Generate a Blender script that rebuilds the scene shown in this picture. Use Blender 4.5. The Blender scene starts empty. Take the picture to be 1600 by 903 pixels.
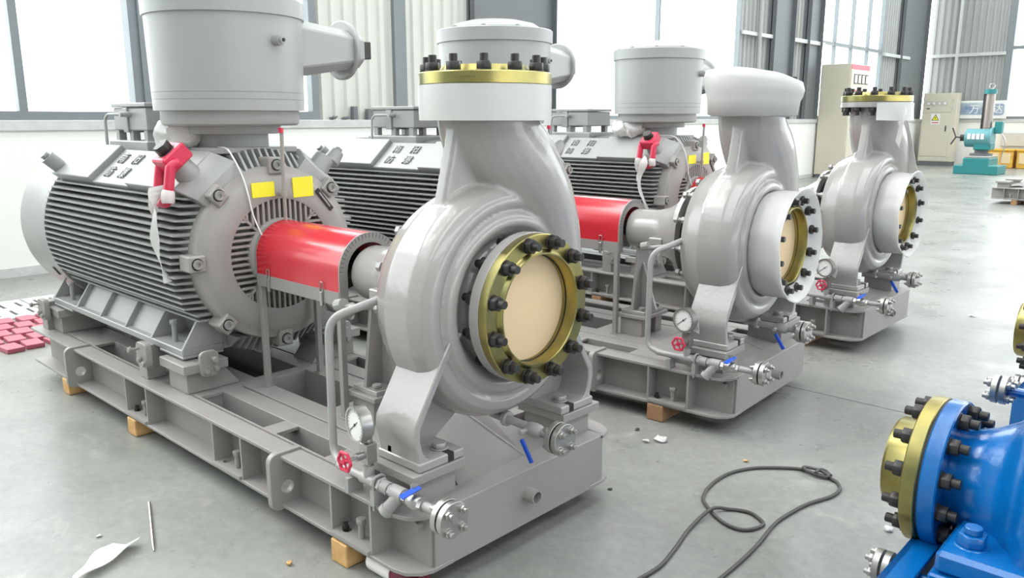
import bpy, bmesh, math, random
from mathutils import Vector, Matrix, noise, Quaternion
from mathutils.geometry import tessellate_polygon

random.seed(7)
R = math.radians
PI = math.pi
sc = bpy.context.scene
C = sc.collection

# ------------------------------------------------------------------ camera
cd = bpy.data.cameras.new('camera'); cam = bpy.data.objects.new('camera', cd); C.objects.link(cam)
cd.sensor_width = 36.0; cd.lens = 1258.64 * 36.0 / 1600.0
cd.clip_start = 0.05; cd.clip_end = 200
cam.location = (1.766, -1.535, 1.5)
cam.rotation_euler = (R(90 - 11.921), R(0.03), R(132.969 - 90))
sc.camera = cam
# ------------------------------------------------------------------ sky (bright overcast) and exposure
w = bpy.data.worlds.new('overcast'); sc.world = w; w.use_nodes = True
bg = w.node_tree.nodes['Background']; bg.inputs[0].default_value = (0.95, 0.985, 1.0, 1); bg.inputs[1].default_value = 3.3
sd = bpy.data.lights.new('sun', 'SUN'); sd.energy = 2.2; sd.angle = R(45); sd.color = (1, 0.98, 0.95)
sun = bpy.data.objects.new('sun', sd); C.objects.link(sun); sun.rotation_euler = (R(40), 0, R(-70))
vs = sc.view_settings; vs.view_transform = 'Standard'; vs.look = 'None'; vs.gamma = 1; vs.exposure = 0.5; vs.use_curve_mapping = False
try:
    sc.cycles.max_bounces = 6; sc.cycles.diffuse_bounces = 3; sc.cycles.caustics_reflective = False; sc.cycles.caustics_refractive = False
except Exception: pass

# ------------------------------------------------------------------ materials
MATS = {}
def mat(name, col, rough=0.5, metal=0.0, var=0.0, scale=6.0, bump=0.0, bscale=60.0, col2=None, spec=0.5, coat=0.0, trans=0.0, emit=0.0):
    m = bpy.data.materials.new(name); m.use_nodes = True; nt = m.node_tree; p = nt.nodes['Principled BSDF']
    p.inputs['Base Color'].default_value = (*col, 1); p.inputs['Roughness'].default_value = rough; p.inputs['Metallic'].default_value = metal
    p.inputs['Specular IOR Level'].default_value = spec
    if coat: p.inputs['Coat Weight'].default_value = coat; p.inputs['Coat Roughness'].default_value = 0.12
    tc = nt.nodes.new('ShaderNodeTexCoord')
    if var or col2:
        n = nt.nodes.new('ShaderNodeTexNoise'); n.inputs['Scale'].default_value = scale; n.inputs['Detail'].default_value = 6; n.inputs['Roughness'].default_value = 0.6
        nt.links.new(tc.outputs['Object'], n.inputs['Vector'])
        r = nt.nodes.new('ShaderNodeValToRGB'); r.color_ramp.elements[0].position = 0.35; r.color_ramp.elements[1].position = 0.68
        c2 = col2 if col2 else tuple(c * (1 - var) for c in col)
        r.color_ramp.elements[0].color = (*c2, 1); r.color_ramp.elements[1].color = (*col, 1)
        nt.links.new(n.outputs['Fac'], r.inputs['Fac']); nt.links.new(r.outputs['Color'], p.inputs['Base Color'])
    if bump:
        n2 = nt.nodes.new('ShaderNodeTexNoise'); n2.inputs['Scale'].default_value = bscale; n2.inputs['Detail'].default_value = 3
        nt.links.new(tc.outputs['Object'], n2.inputs['Vector'])
        b = nt.nodes.new('ShaderNodeBump'); b.inputs['Strength'].default_value = bump; b.inputs['Distance'].default_value = 0.004
        nt.links.new(n2.outputs['Fac'], b.inputs['Height']); nt.links.new(b.outputs['Normal'], p.inputs['Normal'])
    if emit:
        p.inputs['Emission Color'].default_value = (*col, 1); p.inputs['Emission Strength'].default_value = emit
    MATS[name] = m
    return m
def s2l(r, g, b):
    f = lambda c: (c / 255 / 12.92) if c / 255 <= 0.04045 else ((c / 255 + 0.055) / 1.055) ** 2.4
    return (f(r), f(g), f(b))

mat('skid_paint', (0.305, 0.288, 0.276), 0.42, var=0.06, scale=5, bump=0.12, bscale=120)
mat('pump_paint', (0.355, 0.337, 0.326), 0.20, var=0.05, scale=4, bump=0.28, bscale=38, coat=0.3)
mat('motor_paint', (0.315, 0.318, 0.308), 0.38, var=0.05, scale=5, bump=0.10, bscale=90)
mat('drum_paint', (0.36, 0.372, 0.362), 0.36, var=0.03, scale=3, bump=0.05, bscale=60)
mat('shield_paint', (0.335, 0.318, 0.30), 0.42, var=0.05, scale=5, bump=0.18, bscale=110)
mat('vent_shade', (0.16, 0.15, 0.14), 0.7)  # dark grey that paints the shade behind the grille bars
mat('roof_grey', (0.34, 0.36, 0.37), 0.6)
mat('marker', (0.10, 0.05, 0.02), 0.6)
mat('dark_void', (0.02, 0.02, 0.02), 0.8)  # near black; also paints the shade in slots, holes and gaps
mat('red_paint', (0.60, 0.024, 0.04), 0.26, var=0.08, scale=5, coat=0.4)
mat('red_plastic', (0.62, 0.03, 0.08), 0.35)
mat('gold', (0.46, 0.38, 0.13), 0.31, metal=1.0, col2=(0.26, 0.25, 0.11), scale=6)
mat('tan_board', (0.80, 0.60, 0.36), 0.6, var=0.06, scale=3)
mat('black_bolt', (0.045, 0.042, 0.040), 0.40, metal=0.4, bump=0.1, bscale=300)
mat('steel', (0.62, 0.60, 0.57), 0.3, metal=1.0, var=0.2, scale=30)
mat('stainless', (0.47, 0.455, 0.44), 0.34, metal=0.85, var=0.12, scale=20)
mat('pipe_paint', (0.36, 0.353, 0.342), 0.34, var=0.08, scale=12, bump=0.1, bscale=120)
mat('blue_plastic', (0.01, 0.08, 0.52), 0.35)
mat('dial_white', (0.80, 0.80, 0.78), 0.4)
mat('ink', (0.02, 0.02, 0.02), 0.5)
mat('yellow_label', (0.88, 0.82, 0.03), 0.5)
mat('wood', (0.72, 0.46, 0.20), 0.7, col2=(0.50, 0.28, 0.10), scale=14, bump=0.2, bscale=40)
mat('wood_brown', (0.42, 0.24, 0.12), 0.7, col2=(0.30, 0.16, 0.08), scale=14, bump=0.2, bscale=40)
mat('blue_paint', (0.001, 0.135, 0.43), 0.25, var=0.15, scale=8, bump=0.35, bscale=45, coat=0.5)
mat('pink_brick', (0.44, 0.10, 0.14), 0.45, var=0.12, scale=8, bump=0.2, bscale=50)
mat('wall_white', (0.86, 0.86, 0.82), 0.7, var=0.03, scale=1.5, bump=0.1, bscale=12)
mat('ledge_concrete', (0.60, 0.61, 0.59), 0.8, var=0.15, scale=6, bump=0.2, bscale=25)
mat('cladding', (0.36, 0.375, 0.36), 0.5, var=0.05, scale=2)
mat('cladding_cream', (0.64, 0.64, 0.59), 0.5, var=0.05, scale=2)
mat('frame_grey', (0.20, 0.225, 0.235), 0.45, var=0.06, scale=8)
mat('column_grey', (0.15, 0.165, 0.17), 0.5, var=0.06, scale=4)
mat('girt_grey', (0.52, 0.54, 0.53), 0.5)
mat('cabinet_cream', (0.62, 0.585, 0.47), 0.4, var=0.03, scale=3)
mat('teal', (0.02, 0.22, 0.225), 0.4, var=0.1, scale=6)
mat('teal_pale', (0.12, 0.32, 0.35), 0.4, var=0.1, scale=6)
mat('yellow_crate', (0.85, 0.48, 0.06), 0.5, var=0.15, scale=6)
mat('sign_blue', (0.10, 0.20, 0.36), 0.5, col2=(0.55, 0.60, 0.62), scale=1.6)
mat('cable_black', (0.07, 0.068, 0.062), 0.55, bump=0.2, bscale=200)
mat('bark_hazed', (0.62, 0.60, 0.52), 0.8, var=0.2, scale=6)  # bark lightened to paint in the haze and overexposure outside
mat('cover_slab', (0.60, 0.60, 0.57), 0.7, var=0.08, scale=6)
mat('bucket_white', (0.85, 0.82, 0.78), 0.45)
mat('bucket_tan', (0.62, 0.50, 0.36), 0.8)
mat('dark_red', (0.16, 0.012, 0.03), 0.5)
mat('pale_orange', (0.80, 0.62, 0.36), 0.6)

def film_mat():
    m = bpy.data.materials.new('film'); m.use_nodes = True; nt = m.node_tree; nt.nodes.clear()
    o = nt.nodes.new('ShaderNodeOutputMaterial'); a = nt.nodes.new('ShaderNodeBsdfPrincipled'); t = nt.nodes.new('ShaderNodeBsdfTranslucent'); x = nt.nodes.new('ShaderNodeMixShader')
    a.inputs['Base Color'].default_value = (0.82, 0.81, 0.795, 1); a.inputs['Roughness'].default_value = 0.32
    t.inputs['Color'].default_value = (0.85, 0.84, 0.82, 1); x.inputs[0].default_value = 0.35
    n = nt.nodes.new('ShaderNodeTexNoise'); n.inputs['Scale'].default_value = 9; b = nt.nodes.new('ShaderNodeBump'); b.inputs['Strength'].default_value = 0.25; b.inputs['Distance'].default_value = 0.01
    tc = nt.nodes.new('ShaderNodeTexCoord'); nt.links.new(tc.outputs['Object'], n.inputs['Vector'])
    nt.links.new(n.outputs['Fac'], b.inputs['Height']); nt.links.new(b.outputs['Normal'], a.inputs['Normal'])
    nt.links.new(a.outputs[0], x.inputs[1]); nt.links.new(t.outputs[0], x.inputs[2]); nt.links.new(x.outputs[0], o.inputs[0])
    MATS['film'] = m
film_mat()
def glass_mat():
    m = bpy.data.materials.new('window_glass'); m.use_nodes = True; nt = m.node_tree; nt.nodes.clear()
    o = nt.nodes.new('ShaderNodeOutputMaterial'); a = nt.nodes.new('ShaderNodeBsdfTransparent'); g = nt.nodes.new('ShaderNodeBsdfGlossy'); x = nt.nodes.new('ShaderNodeMixShader')
    a.inputs[0].default_value = (0.97, 0.99, 0.985, 1); g.inputs['Roughness'].default_value = 0.03; x.inputs[0].default_value = 0.06
    nt.links.new(a.outputs[0], x.inputs[1]); nt.links.new(g.outputs[0], x.inputs[2]); nt.links.new(x.outputs[0], o.inputs[0])
    MATS['window_glass'] = m
glass_mat()
def floor_mat():
    m = bpy.data.materials.new('floor_concrete'); m.use_nodes = True; nt = m.node_tree; p = nt.nodes['Principled BSDF']
    tc = nt.nodes.new('ShaderNodeTexCoord')
    def nz(scale, det=8, rough=0.65, dist=0.0):
        n = nt.nodes.new('ShaderNodeTexNoise'); n.inputs['Scale'].default_value = scale; n.inputs['Detail'].default_value = det
        n.inputs['Roughness'].default_value = rough; n.inputs['Distortion'].default_value = dist
        nt.links.new(tc.outputs['Object'], n.inputs['Vector']); return n
    def ramp(n, p0, p1, c0, c1):
        r = nt.nodes.new('ShaderNodeValToRGB'); r.color_ramp.elements[0].position = p0; r.color_ramp.elements[1].position = p1
        r.color_ramp.elements[0].color = c0; r.color_ramp.elements[1].color = c1; nt.links.new(n.outputs['Fac'], r.inputs['Fac']); return r
    def mix(a, b, fac=None, f=0.5, mode='MIX'):
        x = nt.nodes.new('ShaderNodeMix'); x.data_type = 'RGBA'; x.blend_type = mode; x.inputs['Factor'].default_value = f
        nt.links.new(a.outputs[0] if hasattr(a, 'outputs') else a, x.inputs[6]); nt.links.new(b.outputs[0] if hasattr(b, 'outputs') else b, x.inputs[7])
        if fac: nt.links.new(fac.outputs[0], x.inputs['Factor'])
        return x.outputs[2]
    base = ramp(nz(0.8, dist=0.6), 0.35, 0.7, (0.225, 0.23, 0.212, 1), (0.34, 0.34, 0.318, 1))
    fine = ramp(nz(22, 5), 0.35, 0.7, (0.80, 0.80, 0.80, 1), (1, 1, 1, 1))
    c = mix(base, fine, f=1.0, mode='MULTIPLY')
    green = nt.nodes.new('ShaderNodeRGB'); green.outputs[0].default_value = (0.235, 0.275, 0.235, 1)
    gf = ramp(nz(0.55, 4, dist=1.2), 0.52, 0.75, (0, 0, 0, 1), (0.7, 0.7, 0.7, 1))
    c = mix(c, green, fac=gf)
    pale = nt.nodes.new('ShaderNodeRGB'); pale.outputs[0].default_value = (0.48, 0.47, 0.435, 1)
    pf = ramp(nz(2.1, 6, dist=1.5), 0.60, 0.80, (0, 0, 0, 1), (0.55, 0.55, 0.55, 1))
    c = mix(c, pale, fac=pf)
    spot = nt.nodes.new('ShaderNodeRGB'); spot.outputs[0].default_value = (0.16, 0.155, 0.14, 1)
    sf = ramp(nz(7.5, 3), 0.68, 0.74, (0, 0, 0, 1), (0.2, 0.2, 0.2, 1))
    c = mix(c, spot, fac=sf)
    nt.links.new(c, p.inputs['Base Color'])
    rr = ramp(nz(1.6, 5), 0.3, 0.75, (0.22, 0.22, 0.22, 1), (0.48, 0.48, 0.48, 1)); nt.links.new(rr.outputs[0], p.inputs['Roughness'])
    b = nt.nodes.new('ShaderNodeBump'); b.inputs['Strength'].default_value = 0.08; b.inputs['Distance'].default_value = 0.003
    nt.links.new(nz(60, 3).outputs['Fac'], b.inputs['Height']); nt.links.new(b.outputs['Normal'], p.inputs['Normal'])
    MATS['floor_concrete'] = m
floor_mat()

# ------------------------------------------------------------------ mesh helpers
def V(*a): return Vector(a)
def basis(d):
    d = Vector(d).normalized(); up = Vector((0, 0, 1)) if abs(d.z) < 0.95 else Vector((1, 0, 0))
    u = up.cross(d).normalized(); v = d.cross(u).normalized()
    return u, v, d
class MB:
    def __init__(s): s.v = []; s.f = []
    def add(s, vs, fs):
        o = len(s.v); s.v += [tuple(p) for p in vs]; s.f += [tuple(i + o for i in f) for f in fs]; return s
    def box(s, x0, x1, y0, y1, z0, z1):
        return s.hexa([(x0, y0, z0), (x1, y0, z0), (x1, y1, z0), (x0, y1, z0), (x0, y0, z1), (x1, y0, z1), (x1, y1, z1), (x0, y1, z1)])
    def hexa(s, p):
        return s.add(p, [(0, 3, 2, 1), (4, 5, 6, 7), (0, 1, 5, 4), (1, 2, 6, 5), (2, 3, 7, 6), (3, 0, 4, 7)])
    def obox(s, c, u, v, n, a, b, h):   # centre, axes, half sizes
        c = Vector(c); u = Vector(u).normalized(); v = Vector(v).normalized(); n = Vector(n).normalized()
        P = lambda i, j, k: c + u * a * i + v * b * j + n * h * k
        return s.hexa([P(-1, -1, -1), P(1, -1, -1), P(1, 1, -1), P(-1, 1, -1), P(-1, -1, 1), P(1, -1, 1), P(1, 1, 1), P(-1, 1, 1)])
    def prism(s, poly, axis, a0, a1, holes=()):
        def m(p, a): return {'x': (a, p[0], p[1]), 'y': (p[0], a, p[1]), 'z': (p[0], p[1], a)}[axis]
        loops = [list(poly)] + [list(h) for h in holes]
        flat = [p for l in loops for p in l]; n = len(flat)
        vs = [m(p, a0) for p in flat] + [m(p, a1) for p in flat]
        fs = []
        if not holes:
            fs += [tuple(range(n))[::-1], tuple(range(n, 2 * n))]
        else:
            for t in tessellate_polygon([[Vector((p[0], p[1], 0)) for p in l] for l in loops]):
                fs += [tuple(t), tuple(i + n for i in t)[::-1]]
        o = 0
        for l in loops:
            k = len(l)
            for i in range(k): fs.append((o + i, o + (i + 1) % k, n + o + (i + 1) % k, n + o + i))
            o += k
        return s.add(vs, fs)
    def lathe(s, prof, org, ax, n=32):
        u, v, d = basis(ax); org = Vector(org); vs = []; rings = []
        for a, r in prof:
            if r < 1e-6: rings.append([len(vs)]); vs.append(org + d * a)
            else:
                rings.append(list(range(len(vs), len(vs) + n)))
                vs += [org + d * a + (u * math.cos(2 * PI * i / n) + v * math.sin(2 * PI * i / n)) * r for i in range(n)]
        fs = []
        for A, B in zip(rings, rings[1:]):
            for i in range(n):
                j = (i + 1) % n
                if len(A) == 1 and len(B) == 1: continue
                if len(A) == 1: fs.append((A[0], B[i], B[j]))
                elif len(B) == 1: fs.append((A[i], A[j], B[0]))
                else: fs.append((A[i], A[j], B[j], B[i]))
        return s.add(vs, fs)
    def cyl(s, p0, p1, r0, r1=None, n=16):
        p0 = Vector(p0); p1 = Vector(p1); L = (p1 - p0).length; r1 = r0 if r1 is None else r1
        return s.lathe([(0, 0), (0, r0), (L, r1), (L, 0)], p0, p1 - p0, n)
    def ring(s, p0, p1, ro, ri, n=32):
        p0 = Vector(p0); p1 = Vector(p1); L = (p1 - p0).length
        return s.lathe([(0, ri), (0, ro), (L, ro), (L, ri), (0, ri)], p0, p1 - p0, n)
    def hexp(s, p, d, r, h, rot=0.0):
        u, v, d = basis(d); p = Vector(p)
        vs = [p + (u * math.cos(rot + PI / 3 * i) + v * math.sin(rot + PI / 3 * i)) * r + d * h * k for k in (0, 1) for i in range(6)]
        return s.add(vs, [(5, 4, 3, 2, 1, 0), (6, 7, 8, 9, 10, 11)] + [(i, (i + 1) % 6, 6 + (i + 1) % 6, 6 + i) for i in range(6)])
    def tube(s, path, r, n=10):
        path = [Vector(p) for p in path]; m = len(path); rr = r if isinstance(r, (list, tuple)) else [r] * m
        T = [(path[min(i + 1, m - 1)] - path[max(i - 1, 0)]).normalized() for i in range(m)]
        u = basis(T[0])[0]; vs = []
        for i in range(m):
            u = (u - T[i] * u.dot(T[i])).normalized(); v = T[i].cross(u)
            vs += [path[i] + (u * math.cos(2 * PI * k / n) + v * math.sin(2 * PI * k / n)) * rr[i] for k in range(n)]
        fs = [tuple(range(n))[::-1], tuple(range((m - 1) * n, m * n))]
        for i in range(m - 1):
            for k in range(n):
                j = (k + 1) % n; fs.append((i * n + k, i * n + j, (i + 1) * n + j, (i + 1) * n + k))
        return s.add(vs, fs)
    def mirror_y(s, yc):
        s.v = [(x, 2 * yc - y, z) for x, y, z in s.v]; s.f = [f[::-1] for f in s.f]; return s
    def join(s, o): return s.add(o.v, o.f)
def rpath(pts, rad, n=6):
    pts = [Vector(p) for p in pts]; out = [pts[0]]
    for a, b, c in zip(pts, pts[1:], pts[2:]):
        d1 = (a - b); d2 = (c - b); r = min(rad, d1.length * 0.49, d2.length * 0.49); p = b + d1.normalized() * r; q = b + d2.normalized() * r
        for i in range(n + 1):
            t = i / n; out.append(p * (1 - t) ** 2 + b * 2 * t * (1 - t) + q * t * t)
    out.append(pts[-1]); return out
def spline(pts, n=6, closed=False):
    P = [Vector(p) for p in pts]; out = []; m = len(P)
    for i in range(m - 1):
        p0 = P[max(i - 1, 0)]; p1 = P[i]; p2 = P[i + 1]; p3 = P[min(i + 2, m - 1)]
        for k in range(n):
            t = k / n
            out.append(0.5 * ((2 * p1) + (p2 - p0) * t + (2 * p0 - 5 * p1 + 4 * p2 - p3) * t * t + (3 * p1 - p0 - 3 * p2 + p3) * t ** 3))
    out.append(P[-1]); return out
def rrect(x0, x1, y0, y1, r, n=4, corners=(1, 1, 1, 1)):
    out = []
    for k, (cx, cy, a) in enumerate([(x1, y0, -90), (x1, y1, 0), (x0, y1, 90), (x0, y0, 180)]):
        if not corners[k]: out.append((cx, cy)); continue
        ox = cx - r if cx == x1 else cx + r; oy = cy - r if cy == y1 else cy + r
        for i in range(n + 1):
            t = R(a + 90 * i / n); out.append((ox + r * math.cos(t), oy + r * math.sin(t)))
    return out
def circ(cx, cy, r, n=16): return [(cx + r * math.cos(2 * PI * i / n), cy + r * math.sin(2 * PI * i / n)) for i in range(n)]
def finish(me, ang=35):
    me.shade_smooth(); me.set_sharp_from_angle(angle=R(ang)); return me
def mesh(mb, material, bevel=0.0, ang=35, name='m'):
    me = bpy.data.meshes.new(name); me.from_pydata([tuple(p) for p in mb.v], [], mb.f)
    bm = bmesh.new(); bm.from_mesh(me)
    bmesh.ops.recalc_face_normals(bm, faces=bm.faces)
    if bevel:
        es = [e for e in bm.edges if len(e.link_faces) == 2 and e.calc_face_angle(0) > R(40)]
        bmesh.ops.bevel(bm, geom=es, offset=bevel, segments=1, affect='EDGES', clamp_overlap=True)
    bm.to_mesh(me); bm.free(); me.materials.append(MATS[material]); return finish(me, ang)

def tag(o, label=None, cat=None, group=None, kind=None):
    if label: o['label'] = label
    if cat: o['category'] = cat
    if group: o['group'] = group
    if kind: o['kind'] = kind
    return o
def thing(name, base, label, cat, group=None):
    o = bpy.data.objects.new(name, None); o.empty_display_size = 0.1; C.objects.link(o); o.location = base
    return tag(o, label, cat, group)
def put(name, me, M=None, parent=None, label=None, kind=None):
    """link mesh `me`; mesh data is in set coordinates, M an extra placement in set coordinates"""
    o = bpy.data.objects.new(name, me); C.objects.link(o)
    M = M or Matrix.Identity(4)
    if parent is not None:
        o.parent = parent
        if parent.type == 'EMPTY' and parent.parent is None: M = Matrix.Translation(-Vector(parent.location)) @ M
    o.matrix_local = M
    return tag(o, label, None, None, kind)
def part(name, mb, material, parent=None, bevel=0.0, ang=35, label=None, kind=None):
    return put(name, mesh(mb, material, bevel, ang, name), None, parent, label, kind)
def single(name, mb, material, base, label, cat, group=None, bevel=0.0, ang=35):
    me = mesh(mb, material, bevel, ang, name); me.transform(Matrix.Translation(-Vector(base)))
    o = bpy.data.objects.new(name, me); C.objects.link(o); o.location = base
    return tag(o, label, cat, group)
def frame(p, d):
    u, v, d = basis(d); M = Matrix((u, v, d)).transposed().to_4x4(); M.translation = Vector(p); return M
def copy_tree(o, parent=None):
    c = o.copy(); C.objects.link(c)
    if parent is not None: c.parent = parent
    for ch in list(o.children): copy_tree(ch, c)
    return c
def text_mesh(s, size, extrude, material):
    cu = bpy.data.curves.new('t', 'FONT'); cu.body = s; cu.size = size; cu.extrude = extrude; cu.align_x = 'CENTER'; cu.align_y = 'CENTER'; cu.resolution_u = 3
    o = bpy.data.objects.new('t', cu); C.objects.link(o)
    dg = bpy.context.evaluated_depsgraph_get(); dg.update()
    me = bpy.data.meshes.new_from_object(o.evaluated_get(dg)); bpy.data.objects.remove(o)
    me.materials.clear(); me.materials.append(MATS[material]); return me
def evaluated(mb, material, mods, ang=50):
    me = mesh(mb, material); o = bpy.data.objects.new('tmp', me); C.objects.link(o)
    for t, kw in mods:
        m = o.modifiers.new(t, t)
        for k, v in kw.items(): setattr(m, k, v)
    dg = bpy.context.evaluated_depsgraph_get(); dg.update()
    r = bpy.data.meshes.new_from_object(o.evaluated_get(dg)); bpy.data.objects.remove(o)
    r.materials.clear(); r.materials.append(MATS[material]); return finish(r, ang)

# shared small hardware (local: axis +z, seat at z=0)
def stud_mesh(rn, hn, rs, hs, material, washer=True):
    m = MB()
    if washer: m.cyl((0, 0, 0), (0, 0, hn * 0.12), rn * 1.08, n=16)
    m.hexp((0, 0, hn * 0.12), (0, 0, 1), rn, hn); m.cyl((0, 0, hn * 1.1), (0, 0, hn * 1.12 + hs), rs, n=12)
    return mesh(m, material, 0.0012)
def hex_mesh(rn, hn, material, washer=0.0):
    m = MB()
    if washer: m.cyl((0, 0, 0), (0, 0, washer), rn * 1.15, n=16)
    m.hexp((0, 0, washer), (0, 0, 1), rn, hn); return mesh(m, material, 0.0015)
def socket_mesh(r, h, material):
    m = MB(); m.lathe([(0, r), (h, r), (h, r * 0.78), (h * 0.9, r * 0.74), (h * 0.9, r * 0.45), (h * 0.55, r * 0.45), (h * 0.55, 0)], (0, 0, 0), (0, 0, 1), 16); return mesh(m, material)
H = {}
H['stud'] = stud_mesh(0.0245, 0.025, 0.0140, 0.024, 'black_bolt')
H['bolt14'] = hex_mesh(0.014, 0.011, 'skid_paint', 0.003)
H['bolt20'] = hex_mesh(0.021, 0.016, 'skid_paint', 0.004)
H['bolt12s'] = stud_mesh(0.0135, 0.011, 0.008, 0.011, 'stainless')
H['bolt16p'] = stud_mesh(0.017, 0.016, 0.010, 0.010, 'pump_paint')
H['socket'] = socket_mesh(0.021, 0.018, 'motor_paint')

YC = 0.443; AZ = 0.888

# ================================================================== the setting
def slab(mb, x0, x1, y0, y1): return mb.box(x0, x1, y0, y1, -0.2, 0)
fl = part('floor', MB().box(-7.3, 14, -8, 28.3, -0.4, -0.012), 'dark_void', kind='structure')
for (y0, y1) in ((-8, 2.765), (2.773, 11.99), (12.0, 28.3)):
    me = mesh(slab(MB(), -7.0, 14, y0, y1), 'floor_concrete'); put('floor_slab', me, None, fl)

WX = -7.0; GY = 28.0; SILL = 1.49; WH = 7.5
wl = part('wall_left', MB().box(WX - 0.3, WX, -8, GY + 0.3, -0.2, 1.39), 'wall_white', kind='structure')
part('ledge', MB().box(WX - 0.3, WX + 0.03, -8, GY, 1.39, SILL), 'ledge_concrete', wl, 0.006)
part('skirting', MB().box(WX, WX + 0.012, -8, GY, 0, 0.09), 'ledge_concrete', wl)
def corr_y(y0, y1, z0, z1, x, pitch=0.19, depth=0.035):
    prof = []; y = y0
    while y < y1 - 1e-4:
        for a, d in ((0, 0), (0.30, 0), (0.42, depth), (0.78, depth), (0.90, 0)):
            if y + a * pitch <= y1: prof.append((y + a * pitch, x + d))
        y += pitch
    prof.append((y1, x))
    poly = [(p[1], p[0]) for p in prof] + [(x - 0.03, y1), (x - 0.03, y0)]
    return MB().prism(poly, 'z', z0, z1)
def corr_x(x0, x1, z0, z1, y, pitch=0.19, depth=0.035):
    prof = []; x = x0
    while x < x1 - 1e-4:
        for a, d in ((0, 0), (0.30, 0), (0.42, depth), (0.78, depth), (0.90, 0)):
            if x + a * pitch <= x1: prof.append((x + a * pitch, y - d))
        x += pitch
    prof.append((x1, y))
    return MB().prism(prof + [(x1, y + 0.03), (x0, y + 0.03)], 'z', z0, z1)
for y0, y1, mt in ((4.38, 7.0, 'cladding_cream'), (15.2, 16.6, 'cladding'), (17.7, 18.5, 'cladding'), (23.95, 25.3, 'cladding')):
    part('cladding_sheet', corr_y(y0, y1, SILL, WH, WX - 0.12), mt, wl, ang=20)
def column(y0, y1, x=WX, material='column_grey', z1=WH):
    m = MB(); t = 0.02
    m.box(x - 0.14, x + 0.08, y0, y0 + t, SILL, z1); m.box(x - 0.14, x + 0.08, y1 - t, y1, SILL, z1); m.box(x - 0.04, x - 0.02, y0, y1, SILL, z1)
    return m
for y0, y1 in ((7.0, 8.86), (16.62, 17.68), (18.52, 19.3), (25.3, 27.6)):
    part('steel_column', column(y0, y1), 'column_grey', wl)
part('steel_column', MB().box(WX - 0.1, WX - 0.02, 5.6, 5.80, SILL, WH), 'frame_grey', wl)
part('drain_pipe', MB().cyl((WX + 0.05, 15.9, SILL), (WX + 0.05, 15.9, WH), 0.05, n=10), 'cladding', wl)
part('rail', MB().box(WX - 0.05, WX + 0.03, 15.2, 16.7, 3.30, 3.38), 'girt_grey', wl)
part('rail', MB().box(WX - 0.05, WX + 0.03, 17.7, 19.6, 3.31, 3.40), 'girt_grey', wl)
part('rail', MB().box(WX - 0.05, WX + 0.03, 23.95, 26.2, 3.31, 3.40), 'girt_grey', wl)

def window_y(n, y0, y1, mulls, trans, fw=0.085, mt='frame_grey', mw=0.05, z1=WH):
    fr = MB(); x0 = WX - 0.14; x1 = WX - 0.03
    fr.box(x0, x1, y0, y1, SILL, SILL + fw); fr.box(x0, x1, y0, y0 + fw, SILL + fw, z1 - fw); fr.box(x0, x1, y1 - fw, y1, SILL + fw, z1 - fw); fr.box(x0, x1, y0, y1, z1 - fw, z1)
    o = part('window_%d' % n, fr, mt, kind='structure')
    ys = [y0 + fw] + list(mulls) + [y1 - fw]; zs = [SILL + fw] + list(trans) + [z1 - fw]
    for m in mulls:
        wd = 0.10 if isinstance(m, tuple) else mw
        part('mullion', MB().box(x0 + 0.02, x1, m - mw / 2, m + mw / 2, SILL + fw, z1 - fw), mt, o)
    for t in trans: part('transom', MB().box(x0 + 0.02, x1 - 0.01, y0 + fw, y1 - fw, t - 0.045, t + 0.045), mt, o)
    for a, b in zip(ys, ys[1:]):
        for c, d in zip(zs, zs[1:]):
            part('pane', MB().box(x0 + 0.05, x0 + 0.056, a, b, c, d), 'window_glass', o)
    return o
window_y(1, -7.9, 2.25, (-3.6, -1.2, 1.06), (), fw=0.085, mw=0.075)
part('window_post', MB().box(WX - 0.14, WX + 0.02, 2.10, 2.19, SILL, WH).box(WX - 0.12, WX + 0.05, 2.19, 2.30, SILL, WH), 'frame_grey', wl)
window_y(2, 2.30, 4.38, (), (), fw=0.10)
window_y(3, 8.86, 15.2, (12.0,), (), fw=0.07)
window_y(4, 19.35, 23.9, (20.4, 21.55, 22.75), (3.42,), fw=0.09, mw=0.06)

wf = part('unseen_wall_front', MB().box(-7.3, 14.3, -8.3, -8.0, -0.2, 7.7), 'cladding', kind='structure')  # unseen wall behind the camera, added to cut light from that side
wr = part('unseen_wall_right', MB().box(14.0, 14.3, -8, 28.3, -0.2, SILL), 'wall_white', kind='structure')  # unseen wall with an open band, added to reduce camera-side light
part('upper_cladding', MB().box(14.0, 14.1, -8, 28.3, 3.6, 7.7), 'cladding', wr)
rf = part('ceiling', MB().box(-7.3, -7.0, -8, 28.3, 7.5, 7.7), 'roof_grey', kind='structure')
for x0, x1 in ((-7.0, -5.6), (-3.2, -0.6), (1.8, 4.4), (6.8, 9.4), (11.6, 14)):
    part('roof_sheet', MB().box(x0, x1, -8, 28.3, 7.6, 7.66), 'roof_grey', rf)
wb = part('wall_back', MB().box(WX - 0.3, 14, GY, GY + 0.3, -0.2, 1.39), 'wall_white', kind='structure')
part('ledge', MB().box(WX, 14, GY - 0.03, GY + 0.3, 1.39, SILL), 'ledge_concrete', wb)
part('cladding_sheet', corr_x(-7.0, -4.75, SILL, WH, GY + 0.1), 'cladding', wb, ang=20)
part('rail', MB().box(-6.9, -4.7, GY - 0.02, GY + 0.06, 3.45, 3.55), 'girt_grey', wb)
part('rail', MB().cyl((-6.12, GY + 0.0, SILL), (-6.12, GY + 0.0, WH), 0.045, n=10), 'girt_grey', wb)
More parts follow.
